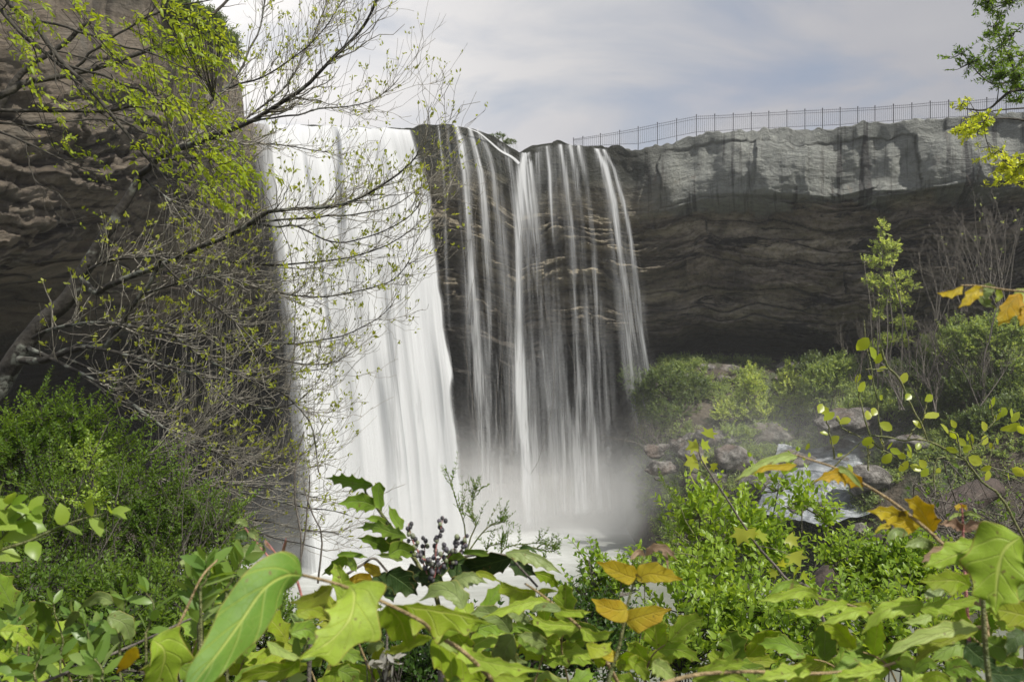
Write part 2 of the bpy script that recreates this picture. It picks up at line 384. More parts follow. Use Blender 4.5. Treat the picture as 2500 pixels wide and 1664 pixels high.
    bp = N(t, 'ShaderNodeBump', inp={'Strength': 1.0, 'Distance': .55}); t.links.new(hh, bp.inputs['Height']); t.links.new(bp.outputs[0], b.inputs['Normal'])
    finish(t, b.outputs[0]); return m
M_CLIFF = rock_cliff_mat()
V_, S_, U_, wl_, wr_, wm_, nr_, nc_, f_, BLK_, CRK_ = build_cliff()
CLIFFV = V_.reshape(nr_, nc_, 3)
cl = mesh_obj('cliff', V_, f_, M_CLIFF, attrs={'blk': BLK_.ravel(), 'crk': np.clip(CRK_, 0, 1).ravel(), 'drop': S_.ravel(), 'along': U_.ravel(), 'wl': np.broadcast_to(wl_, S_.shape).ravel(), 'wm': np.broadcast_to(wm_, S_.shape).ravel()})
tag(cl, 'curved overhanging rock cliff round the plunge pool', kind='structure')

# ------------------------------------------------------------------ ground
def HT(x, y):
    x = np.asarray(x, float); y = np.asarray(y, float)
    hill = 11.3-.62*np.maximum(y-1.4, 0)
    hill = np.where(y < 1.4, 11.3, hill)
    hill = np.maximum(hill, -2.5+0*x)
    far = sstep(40.5, 48, y)*6.0+sstep(47, 59, y)*5.4
    bank = far*sstep(7.0, 11.5, x)-2.5*(1-sstep(6, 9.5, x)*sstep(40, 42, y))
    rs_ = np.maximum((5.2+(x-19)*.66)*sstep(13, 19, x)*sstep(34, 41.5, y)+2.2*sstep(13, 19, x)*sstep(34, 41.5, y), np.maximum(x-21, 0)*.62*sstep(18, 30, y))
    back = sstep(57, 64, y)*5
    left = np.maximum(-13.5-x, 0)*.38*sstep(14, 24, y)
    h = np.maximum(np.maximum(hill, bank), np.maximum(rs_-2.2, np.maximum(back-2.5, left-2.2)))
    return h+.35*fbm(x*.35, y*.35, 0, 5, 4)
gx = np.concatenate([np.linspace(-110, -40, 8), np.linspace(-38, 44, 190), np.linspace(48, 110, 8)])
gy = np.concatenate([np.linspace(-22, -12, 3), np.linspace(-10, 72, 190), np.linspace(80, 110, 5)])
GX, GY = np.meshgrid(gx, gy, indexing='xy')
GZ = HT(GX, GY); GZ = np.where((GY > 70) | (np.abs(GX) > 44), np.minimum(GZ, 9), GZ)
m, t = nt('ground_soil'); g = geo(t)
c_ = ramp(t, [(.3, (.03, .026, .02)), (.55, (.085, .07, .052)), (.75, (.15, .13, .105))], noise(t, g, 1.1, 7, .65)).outputs[0]
c_ = mixc(t, ramp(t, [(.48, 0), (.6, .8)], noise(t, g, .35, 4)).outputs[0], c_, (.06, .085, .035))
b = N(t, 'ShaderNodeBsdfPrincipled', inp={'Roughness': .9}); t.links.new(c_, b.inputs['Base Color'])
bp = N(t, 'ShaderNodeBump', inp={'Strength': .9, 'Distance': .3}); t.links.new(noise(t, g, 2.5, 6), bp.inputs['Height']); t.links.new(bp.outputs[0], b.inputs['Normal'])
finish(t, b.outputs[0]); M_GROUND = m
go = mesh_obj('ground', np.stack([GX, GY, GZ], -1).reshape(-1, 3), grid_faces(len(gy), len(gx)), m)
tag(go, kind='structure')
# pool
m, t = nt('pool_water'); g = geo(t)
nw = noise(t, g, .9, 5, .6, (1, 2.4, 1), .8); nl = noise(t, g, .16, 3, .5, (1, 1.5, 1), .4)
c_ = ramp(t, [(.35, (.17, .185, .15)), (.65, (.25, .265, .23))], nl).outputs[0]
foam = math_(t, 'MULTIPLY', attr(t, 'foam'), math_(t, 'MULTIPLY_ADD', nw, 1.3, .15))
c_ = mixc(t, foam, c_, (.66, .68, .68))
b = N(t, 'ShaderNodeBsdfPrincipled', inp={'Specular IOR Level': .4}); t.links.new(c_, b.inputs['Base Color'])
t.links.new(math_(t, 'MULTIPLY_ADD', foam, .4, .28), b.inputs['Roughness'])
bp = N(t, 'ShaderNodeBump', inp={'Strength': .35, 'Distance': .12}); t.links.new(nw, bp.inputs['Height']); t.links.new(bp.outputs[0], b.inputs['Normal'])
finish(t, b.outputs[0])
wx = np.linspace(-32, 34, 200); wy = np.linspace(14, 66, 200); WX, WY = np.meshgrid(wx, wy)
def bump2(x, y, cx, cy_, rx, ry): return np.exp(-((x-cx)/rx)**2-((y-cy_)/ry)**2)
foam_a = np.clip(1.25*bump2(WX, WY, -9, 48, 9, 5.5)+1.1*bump2(WX, WY, 1, 54.5, 7, 2.8)+.5*bump2(WX, WY, 3, 48, 9, 4)+.8*bump2(WX, WY, 7.2, 55.2, 4.2, .55)+.9*bump2(WX, WY, 4.0, 53.2+.1*WX, 5.5, .5)+.5*bump2(WX, WY, -6, 40, 8, 5), 0, 1)
wo_ = mesh_obj('pool', np.stack([WX, WY, .03*fbm(WX*.5, WY, 0, 3, 3)], -1).reshape(-1, 3), grid_faces(200, 200), m, attrs={'foam': foam_a.ravel()})
tag(wo_, kind='structure')

# river on top that feeds the main fall
def water_mat(name, dens_name='alpha', soft=1.0, col=(.78, .80, .82), f1=2.6, emph=1.0, base=0.0, tl_=.3, koff=.62):
    """silky falling water: fine vertical streaks in the surface's own length coordinates"""
    m, t = nt(name)
    uvn = N(t, 'ShaderNodeUVMap'); uv = uvn.outputs[0]
    s1 = noise(t, uv, f1, 5, .62, (1, .045, 1), .25)
    s2 = noise(t, uv, f1*4.2, 4, .6, (1, .03, 1), .15)
    s3 = noise(t, uv, f1*.35, 3, .55, (1, .10, 1), .5)
    st = math_(t, 'ADD', math_(t, 'MULTIPLY', s1, .68), math_(t, 'MULTIPLY', s2, .32))
    a = attr(t, dens_name)
    # dense water stays solid, thin water breaks into streaks
    k = math_(t, 'MULTIPLY_ADD', math_(t, 'SUBTRACT', st, .5), 5.0*emph, koff)
    k = math_(t, 'MULTIPLY_ADD', math_(t, 'SUBTRACT', s3, .5), 2.4*emph, k)
    k = math_(t, 'MINIMUM', math_(t, 'MAXIMUM', k, 0.0), 1.6)
    al = math_(t, 'MULTIPLY', a, math_(t, 'ADD', k, math_(t, 'MULTIPLY', math_(t, 'POWER', a, 3.0), base)))
    al = math_(t, 'MINIMUM', al, 1.0)
    cr = ramp(t, [(.3, tuple(c*.82 for c in col)), (.62, col)], st).outputs[0]
    d = N(t, 'ShaderNodeBsdfDiffuse'); t.links.new(cr, d.inputs['Color'])
    tl = N(t, 'ShaderNodeBsdfTranslucent'); t.links.new(cr, tl.inputs['Color'])
    bp = N(t, 'ShaderNodeBump', inp={'Strength': .35, 'Distance': .25}); t.links.new(s1, bp.inputs['Height']); t.links.new(bp.outputs[0], d.inputs['Normal'])
    mx = N(t, 'ShaderNodeMixShader', inp={0: tl_}); t.links.new(d.outputs[0], mx.inputs[1]); t.links.new(tl.outputs[0], mx.inputs[2])
    tp = N(t, 'ShaderNodeBsdfTransparent')
    m2 = N(t, 'ShaderNodeMixShader'); t.links.new(al, m2.inputs[0]); t.links.new(tp.outputs[0], m2.inputs[1]); t.links.new(mx.outputs[0], m2.inputs[2])
    finish(t, m2.outputs[0]); return m
M_FALL = water_mat('white_fall_water', base=3.0, emph=.9, f1=1.5)
M_VEIL = water_mat('thin_fall_water', base=.75, emph=1.05, f1=1.7, koff=.42)

def drift_px(drop): return 0
def fall_sheet(name, parent, x0, x1, lip_d, path_l, path_r, y_top, y_bot, alpha_fn, mat, fwd=1.6, nu=160, nv=110, fold=.35, seed=1, off=0.0):
    """a curved sheet of falling water. x across the lip; path_l/path_r: photo x of its two edges going down"""
    v = np.linspace(0, 1, nv)**1.15; u = np.linspace(0, 1, nu)
    Uu, Vv = np.meshgrid(u, v)
    yt = np.interp(u, np.linspace(0, 1, len(y_top)), y_top)[None]
    y = yt+(y_bot-yt)*Vv
    xl = np.interp(y, [p[1] for p in path_l], [p[0] for p in path_l]); xr = np.interp(y, [p[1] for p in path_r], [p[0] for p in path_r])
    x = xl+(xr-xl)*Uu
    dl = np.interp(u, np.linspace(0, 1, len(lip_d)), lip_d)[None]
    drop = (y-yt)/F*dl
    d = dl-fwd*np.sqrt(2*np.maximum(drop, 0)/9.81)-off
    wid = (xr-xl)/F*d
    um = Uu*wid.mean()
    fo = fold*(fbm(um*.55, drop*.05, seed, seed, 2)+.2*np.abs(vnoise(um*1.6, drop*.07, seed, seed+5)))*sstep(0, 3, drop)
    d = d+fo
    # the sheet folds over the lip: the first rows run back over the rock
    A = alpha_fn(x, y, drop, Uu)
    pts = PA(np.stack([x, y, d], -1))
    nb = 5
    back = []
    for i in range(nb, 0, -1):
        q = pts[0].copy(); q[:, 1] += i*.35+.05; q[:, 2] += .06*math.sin(i/nb*1.5)-.01*i; back.append(q)
    pts = np.concatenate([np.array(back), pts]); A = np.concatenate([np.repeat(A[:1], nb, 0), A])
    vm = np.concatenate([-np.arange(nb, 0, -1)[:, None]*.35+0*Uu[:nb], drop]); um = np.concatenate([np.repeat(um[:1], nb, 0), um])
    uvs = np.stack([um+seed*13.7, vm], -1).reshape(-1, 2)
    return mesh_obj(name, pts.reshape(-1, 3), grid_faces(nv+nb, nu), mat, parent, attrs={'alpha': np.clip(A, 0, 1).ravel()}, uv=uvs)
def strands(lst):
    """lst of (path [(x,y,w,a)...])"""
    def fn(x, y, drop, u):
        A = np.zeros_like(x)
        for p in lst:
            ys = [q[1] for q in p]
            xs = np.interp(y, ys, [q[0] for q in p]); w = np.interp(y, ys, [q[2] for q in p]); a = np.interp(y, ys, [q[3] for q in p], left=0, right=0)
            r = (x-xs)/w
            A = 1-(1-A)*(1-a*np.exp(-r*r))
        return A
    return fn
def soft(fn, x0, x1, e=.06, yfade=None):
    def g(x, y, drop, u):
        a = fn(x, y, drop, u)*sstep(0, e, u)*(1-sstep(1-e, 1, u))
        if yfade: a = a*(1-sstep(yfade[0], yfade[1], y))
        return a
    return g
def soft2(fn, el, er):
    def g(x, y, drop, u):
        j = .035*fbm(drop*.25, u*3, 0, 5, 3)*sstep(0, 4, drop)
        return fn(x, y, drop, u)*sstep(0, el, u+j)**1.2*(1-sstep(1-er, 1, u+j))
    return g
MF_L = [(556, 250), (585, 300), (594, 420), (620, 600), (650, 800), (668, 1000), (686, 1200), (700, 1420)]
MF_R = [(1006, 300), (1020, 350), (1038, 420), (1062, 520), (1078, 650), (1092, 800), (1112, 950), (1130, 1100), (1142, 1250), (1150, 1420)]
root = empty('waterfall', PA([(880, 1340, 48)])[0], 'broad dense white waterfall at the left of the rim, widest of the falls', 'waterfall')
def a_main(x, y, drop, u):
    # dense white ribbons with greyer folds between them, as traced
    dark = np.zeros_like(x)
    for px0, px1, wd, am, ya, yb in [(815, 850, 13, .75, 320, 640), (815, 905, 24, .35, 500, 1000), (900, 985, 14, .3, 380, 700), (940, 1030, 18, .35, 450, 1100), (905, 965, 26, .45, 620, 1250), (640, 680, 26, .25, 300, 900), (985, 1065, 9, .3, 400, 1000)]:
        c = px0+(px1-px0)*np.sqrt(np.clip((y-310)/800, 0, 1))
        dark = np.maximum(dark, am*np.exp(-((x-c)/wd)**2)*sstep(ya-60, ya+40, y)*(1-sstep(yb-150, yb+150, y)))
    return (1-.9*dark)*(.9+.1*u)
fall_sheet('water_curtain', root, 0, 0, [46.5, 50, 51.8, 52.4, 52.8, 53.4, 54], MF_L, MF_R, [262, 290, 303, 308, 304, 309, 306, 312, 309, 314, 311, 316, 318], 1420, soft2(a_main, .26, .05), M_FALL, 2.0, 300, 130, .8, 1)
fall_sheet('water_curtain', root, 0, 0, [46.5, 50, 51.8, 52.4, 52.8, 53.4, 54], [(p[0]+6, p[1]) for p in MF_L], [(p[0]-6, p[1]) for p in MF_R], [268, 300, 309, 311, 313, 315, 317], 1420, soft2(lambda x, y, d, u: .9+0*x, .40, .10), M_FALL, 1.6, 240, 90, .5, 2, -.25)
# spray spilling left of the dense water, low down
0 and fall_sheet('spray_veil', root, 0, 0, [47, 50, 51], [(540, 250), (570, 400), (612, 700), (650, 1000), (680, 1420)], [(620, 250), (690, 400), (720, 700), (760, 1000), (800, 1420)], [290, 300, 306], 1420, soft(lambda x, y, d, u: .16*sstep(500, 1000, y), 0, 0, .45), M_VEIL, 1.7, 60, 60, .3, 3, .5)
# second: veil and streams over the rounded rock
root = empty('waterfall', PA([(1170, 1240, 54)])[0], 'thin stringy waterfall over the mossy rounded rock beside the dense white fall', 'waterfall')
sB = [[(1070, 306, 3, .8), (1080, 400, 4, .65), (1088, 600, 4, .35), (1096, 800, 6, .05)],
      [(1092, 306, 4, .6), (1100, 400, 5, .4), (1105, 520, 5, .05)],
      [(1112, 304, 5, .9), (1124, 345, 9, 1), (1133, 430, 12, .85), (1142, 560, 13, .8), (1150, 700, 14, .75), (1160, 850, 15, .75), (1170, 980, 17, .75), (1168, 1100, 18, .6), (1166, 1250, 24, .5)],
      [(1148, 312, 5, .8), (1168, 380, 8, .7), (1184, 500, 9, .55), (1192, 700, 10, .4), (1205, 900, 18, .35), (1212, 1250, 26, .35)],
      [(1165, 314, 5, .8), (1196, 380, 12, .6), (1216, 500, 12, .5), (1232, 650, 12, .3), (1242, 850, 14, .2), (1246, 1100, 20, .1)],
      [(1150, 330, 40, .18), (1185, 500, 45, .12), (1200, 900, 50, .14), (1205, 1200, 55, .25)]]
fall_sheet('water_curtain', root, 0, 0, [54.9, 55.6, 56.2, 56.6], [(1040, 300), (1060, 600), (1085, 1000), (1095, 1240)], [(1215, 300), (1262, 420), (1280, 700), (1290, 1240)], [306, 304, 312, 340], 1250, soft(strands(sB), 0, 0, .04, (1215, 1255)), M_VEIL, .9, 200, 110, .25, 4, .35)
# third: the notch
root = empty('waterfall', PA([(1285, 1280, 55)])[0], 'single strong white column of falling water from the notch in the rim', 'waterfall')
sC = [[(1286, 372, 10, 1), (1275, 410, 14, 1), (1268, 480, 15, 1), (1267, 600, 15, 1), (1268, 800, 16, .95), (1274, 1000, 19, .92), (1284, 1150, 27, .9), (1292, 1290, 38, .8)],
      [(1220, 350, 6, .7), (1242, 385, 8, .6), (1254, 440, 7, .4), (1262, 540, 8, .1)],
      [(1232, 362, 14, .4), (1238, 440, 14, .25), (1250, 560, 10, .15)],
      [(1294, 390, 8, .8), (1300, 520, 12, .6), (1312, 650, 14, .45), (1328, 800, 20, .3), (1345, 1000, 30, .2)],
      [(1285, 400, 22, .5), (1290, 600, 30, .35), (1300, 900, 38, .3), (1310, 1250, 45, .35)]]
fall_sheet('water_curtain', root, 0, 0, [56.6, 56.9, 57, 57], [(1195, 300), (1222, 600), (1222, 1290)], [(1310, 300), (1345, 600), (1400, 1290)], [332, 356, 374, 358], 1300, soft(strands(sC), 0, 0, .05, (1265, 1310)), M_VEIL, .95, 180, 110, .22, 5, .55)
root_n = root
# flow running along the sloping lip into the notch
def ribbon(name, parent, pts, w, mat, seed):
    q = resample(PA(pts), 40); T = norm(np.gradient(q, axis=0)); side = norm(np.cross(T, [0, -1, .6]))
    ww = np.interp(np.linspace(0, 1, 40), np.linspace(0, 1, len(w)), w); u = np.linspace(-1, 1, 9)
    V = q[:, None]+side[:, None]*u[None, :, None]*ww[:, None, None]+np.array([0, -1, .3])*(.18*(1-u*u))[None, :, None]*ww[:, None, None]
    A = np.repeat((1-u*u)[None], 40, 0)**.6
    arc = np.concatenate([[0], np.cumsum(np.linalg.norm(np.diff(q, axis=0), axis=1))])
    uv = np.stack([np.broadcast_to(u*.4, (40, 9))+seed, np.repeat(arc[:, None], 9, 1)], -1)
    return mesh_obj(name, V.reshape(-1, 3), grid_faces(40, 9), mat, parent, attrs={'alpha': A.ravel()}, uv=uv.reshape(-1, 2))
ribbon('lip_stream', root_n, [(1140, 312, 55.0), (1170, 325, 55.3), (1195, 345, 55.6), (1222, 368, 55.8), (1250, 384, 56), (1268, 400, 56)], [.04, .06, .09, .12, .14, .17], M_VEIL, 3)
# fourth and fifth
root = empty('waterfall', PA([(1410, 1230, 56)])[0], 'wide see-through waterfall of fine streaks right of the strong white column', 'waterfall')
sD = [[(1335, 356, 3, .9), (1341, 420, 4, .8), (1348, 560, 4, .5), (1353, 720, 5, .05)],
      [(1310, 372, 8, .5), (1314, 430, 8, .3), (1316, 520, 6, .05)],
      [(1368, 352, 6, .8), (1380, 420, 7, .7), (1394, 540, 7, .55), (1404, 700, 7, .4), (1412, 900, 10, .3), (1424, 1250, 20, .45)],
      [(1390, 352, 8, .8), (1408, 420, 9, .75), (1424, 560, 8, .55), (1432, 720, 9, .5), (1440, 900, 12, .35), (1454, 1250, 22, .45)],
      [(1412, 356, 7, .8), (1430, 430, 9, .65), (1446, 560, 9, .5), (1456, 720, 10, .45), (1466, 900, 14, .35), (1480, 1250, 26, .45)],
      [(1380, 356, 40, .18), (1400, 500, 42, .12), (1420, 700, 50, .14), (1430, 900, 60, .26), (1440, 1260, 90, .6)],
      [(1330, 356, 22, .22), (1340, 450, 22, .12), (1350, 700, 30, .10), (1365, 1000, 45, .35), (1375, 1270, 55, .5)]]
fall_sheet('water_curtain', root, 0, 0, [57, 57, 57, 57], [(1295, 300), (1300, 600), (1320, 1290)], [(1450, 300), (1490, 600), (1530, 1290)], [364, 350, 351, 358], 1290, soft(strands(sD), 0, 0, .05, (1245, 1295)), M_VEIL, .8, 220, 110, .25, 6, .3)
root = empty('waterfall', PA([(1590, 1090, 55)])[0], 'rightmost narrow waterfall bowing outward beside the dry dark rock', 'waterfall')
sE = [[(1456, 362, 7, 1), (1478, 410, 10, .95), (1500, 490, 11, .85), (1514, 600, 12, .75), (1528, 750, 14, .7), (1542, 880, 17, .65), (1560, 1000, 20, .5), (1575, 1100, 22, .1)],
      [(1474, 364, 6, .8), (1498, 410, 7, .85), (1522, 490, 7, .85), (1540, 580, 7, .85), (1552, 660, 8, .8), (1562, 740, 10, .85), (1568, 830, 12, .8), (1580, 930, 17, .7), (1592, 1020, 20, .45), (1598, 1100, 22, .1)],
      [(1465, 380, 16, .4), (1500, 500, 22, .3), (1530, 700, 26, .3), (1560, 900, 30, .3), (1580, 1060, 32, .2)]]
fall_sheet('water_curtain', root, 0, 0, [57, 57, 57, 56.8], [(1430, 300), (1452, 500), (1490, 800), (1520, 1110)], [(1495, 300), (1556, 500), (1590, 800), (1640, 1110)], [358, 362, 364, 364], 1110, soft(strands(sE), 0, 0, .05, (1020, 1110)), M_VEIL, 1.0, 150, 110, .2, 7, .45)

# ------------------------------------------------------------------ mist over the pool, and the damp air of the whole gorge
def vol_box(name, lo, hi, dens_fn, col, label=None):
    lo, hi = np.array(lo, float), np.array(hi, float)
    c = (lo+hi)/2; h = (hi-lo)/2
    v = np.array([[a, b_, c_] for a in (-1, 1) for b_ in (-1, 1) for c_ in (-1, 1)], float)*h+c
    f = np.array([[0, 1, 3, 2], [4, 6, 7, 5], [0, 4, 5, 1], [2, 3, 7, 6], [0, 2, 6, 4], [1, 5, 7, 3]])
    m, t = nt(name+'_air'); pv = N(t, 'ShaderNodeVolumePrincipled'); pv.inputs['Color'].default_value = (*col, 1); pv.inputs['Anisotropy'].default_value = 0.0
    d = dens_fn(t)
    if isinstance(d, float): pv.inputs['Density'].default_value = d
    else: t.links.new(d, pv.inputs['Density'])
    o = t.nodes.new('ShaderNodeOutputMaterial'); t.links.new(pv.outputs[0], o.inputs['Volume'])
    ob = mesh_obj(name, v, f, m, smooth=False); tag(ob, label, kind='stuff'); return ob
def mist_density(t):
    tcn = N(t, 'ShaderNodeTexCoord'); g = geo(t)
    sp_ = N(t, 'ShaderNodeSeparateXYZ'); t.links.new(g, sp_.inputs[0])
    def gauss(cx, cy_, cz, rx, ry, rz, a):
        sx = math_(t, 'POWER', math_(t, 'ABSOLUTE', math_(t, 'MULTIPLY', math_(t, 'SUBTRACT', sp_.outputs[0], cx), 1/rx)), 2)
        sy = math_(t, 'POWER', math_(t, 'ABSOLUTE', math_(t, 'MULTIPLY', math_(t, 'SUBTRACT', sp_.outputs[1], cy_), 1/ry)), 2)
        sz = math_(t, 'POWER', math_(t, 'ABSOLUTE', math_(t, 'MULTIPLY', math_(t, 'SUBTRACT', sp_.outputs[2], cz), 1/rz)), 2)
        q = math_(t, 'ADD', math_(t, 'ADD', sx, sy), sz)
        return math_(t, 'MULTIPLY', math_(t, 'EXPONENT', math_(t, 'MULTIPLY', q, -1)), a)
    d = gauss(-7.3, 48.5, 0, 5.2, 3.0, 4.6, .6)
    for a_ in [(1, 55, 0, 6, 2.0, 3.4, .9), (7.5, 54.5, 0, 5.5, 2.6, 3.6, .8), (12.5, 52.5, .5, 5, 3, 3.6, .28), (-2.2, 54.5, 2, 2.4, 1.6, 3.0, .35), (13, 50, 3.5, 6, 3.2, 3.2, .09), (19, 47, 5, 5, 3, 3, .04), (20, 47, 6.5, 7, 3, 2.6, .04), (15, 49, 5.5, 6, 3.2, 3.0, .04)]:
        d = math_(t, 'ADD', d, gauss(*a_))
    nz = noise(t, g, .22, 3, .55)
    return math_(t, 'MULTIPLY', d, math_(t, 'MAXIMUM', math_(t, 'MULTIPLY_ADD', nz, 3.2, -.85), 0))
vol_box('mist', (-21, 39.0, .1), (32, 60.5, 14.5), mist_density, (.98, .985, .99), 'white spray mist hanging over the pool at the foot of the falls')
vol_box('haze', (-120, -25, -6), (120, 115, 47), lambda t: .00062, (.93, .95, .98))
# ------------------------------------------------------------------ materials of plants
M_TWIG_PALE = bark_mat('pale_twig_bark', (.17, .158, .13), (.38, .355, .30), 30)
M_TRUNK = bark_mat('lichened_trunk_bark', (.018, .016, .014), (.055, .05, .042), 14, (.17, .18, .155))
M_DARKBARK = bark_mat('dark_branch_bark', (.03, .027, .022), (.075, .068, .055), 20)
M_BROWN = bark_mat('dead_stem_bark', (.08, .07, .06), (.19, .17, .145), 20)
M_STEM = bark_mat('green_stem_skin', (.10, .14, .04), (.2, .2, .08), 30, rough=.5)
M_REDSTEM = bark_mat('tan_stalk_skin', (.25, .19, .09), (.38, .28, .14), 30, rough=.5)
M_PINK = bark_mat('pink_stalk_skin', (.38, .13, .12), (.5, .22, .2), 30, rough=.5)
M_BUD = leaf_mat('young_bud_leaf', (.30, .36, .05), (.42, .46, .10), tr=.5)
M_BRIGHT = leaf_mat('bright_spring_leaf', (.26, .37, .025), (.42, .50, .05), tr=.5)
M_MIDGREEN = leaf_mat('mid_green_leaf', (.085, .17, .022), (.20, .31, .045), tr=.5)
M_PRIVET = leaf_mat('privet_leaf', (.20, .33, .04), (.36, .49, .08), tr=.45, rough=.35, c3=(.33, .45, .10))
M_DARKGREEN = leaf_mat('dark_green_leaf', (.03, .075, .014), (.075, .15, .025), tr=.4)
M_FAR = leaf_mat('far_shrub_leaf', (.22, .31, .11), (.40, .50, .22), tr=.45)
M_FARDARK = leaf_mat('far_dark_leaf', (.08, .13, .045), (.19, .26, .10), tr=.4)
M_FARYEL = leaf_mat('pale_sapling_leaf', (.38, .50, .16), (.56, .64, .28), tr=.5)
M_VINE = leaf_mat('yellow_green_vine_leaf', (.38, .48, .05), (.52, .56, .10), tr=.55, rough=.3)

def spawn(Pt, R, count, L, ang=(35, 70), up=.3, curl=.35, tmin=.15, rk=.6, K=6, flat=None, tend=1.0, rmin=.0012, bias=None, wob=.06, wt=None):
    """side branches growing from the curves Pt (N, K0, 3)"""
    Nn, K0, _ = Pt.shape
    i = rng.choice(Nn, count, p=wt); tt = rng.uniform(tmin, tend, count)*(K0-1); k = np.minimum(tt.astype(int), K0-2); fr = (tt-k)[:, None]
    a, b = Pt[i, k], Pt[i, k+1]; base = a+(b-a)*fr; tan = norm(b-a); rb = R[i, k]*(1-fr[:, 0])+R[i, k+1]*fr[:, 0]
    rp = rng.normal(size=(count, 3))
    if flat is not None: rp = rp*np.array(flat)
    perp = norm(rp-(rp*tan).sum(1, keepdims=True)*tan)
    an = np.radians(rng.uniform(*ang, count))[:, None]
    D = tan*np.cos(an)+perp*np.sin(an)+np.array([0, 0, up])
    if bias is not None: D = D+np.array(bias)
    D = norm(D); Ln = rng.uniform(L[0], L[1], count)*(1.15-.5*tt/(K0-1))
    t = np.linspace(0, 1, K)
    cv = np.array([0, 0, 1.])*curl+rng.normal(size=(count, 3))*.18
    Q = base[:, None]+D[:, None]*t[None, :, None]*Ln[:, None, None]+cv[:, None]*(t**2)[None, :, None]*Ln[:, None, None]
    Q[:, 1:] += rng.normal(size=(count, K-1, 3))*wob*Ln[:, None, None]*t[None, 1:, None]*.6
    r0 = np.maximum(np.minimum(rb*rk, Ln*.02), rmin); RR = r0[:, None]*(1-.72*t)[None]
    return Q, np.maximum(RR, rmin*.7)

def tips_leaves(Q, leaves, n, L, W, spread=.9, up=.2, jit=.01):
    """n small leaves opening at the tip of every twig"""
    tip = np.repeat(Q[:, -1], n, 0); tan = np.repeat(norm(Q[:, -1]-Q[:, -2]), n, 0)
    d = norm(tan+rng.normal(size=tip.shape)*spread+np.array([0, 0, up])); M = len(tip)
    leaves.add(tip+rng.normal(size=tip.shape)*jit, d, rng.normal(size=tip.shape)+np.array([0, 0, 1]), rng.uniform(L[0], L[1], M), rng.uniform(W[0], W[1], M))
def along_leaves(Q, leaves, n, L, W, tmin=.1, tilt=(.5, 1), pair=True, up=.35, droop=0, wn=.5):
    """leaves in pairs along every twig"""
    Nn, K, _ = Q.shape
    t = np.linspace(tmin, 1, n)*(K-1); k = np.minimum(t.astype(int), K-2); fr = (t-k)[None, :, None]
    pos = (Q[:, k]*(1-fr)+Q[:, k+1]*fr); tan = norm(Q[:, k+1]-Q[:, k])
    rot = rng.normal(size=(Nn, 1, 3)); sd_ = norm(np.cross(tan, rot+np.array([0, 0, 1.2])))
    for s in ((1, -1) if pair else (1,)):
        sg = s if pair else np.where(np.arange(n)[None, :, None] % 2, 1, -1)
        d = tan*rng.uniform(*tilt, (Nn, n, 1))+sd_*sg+np.array([0, 0, up-droop])+rng.normal(size=pos.shape)*.22
        nr = np.array([0, 0, 1.])+rng.normal(size=pos.shape)*wn
        M = Nn*n
        sz = (rng.uniform(.7, 1.15, (Nn, n))*(1-.35*np.linspace(0, 1, n)[None]**3)).ravel()
        pp = pos.reshape(-1, 3); cl_ = .5+.9*fbm(pp[:, 0]*2.6, pp[:, 1]*2.6, pp[:, 2]*2.6, 7, 2)      # neighbouring shoots are of one age and tint
        leaves.add(pp, d.reshape(-1, 3), nr.reshape(-1, 3), L*sz, W*sz, rnd=np.clip(.6*cl_+.4*rng.random(M), 0, 1))

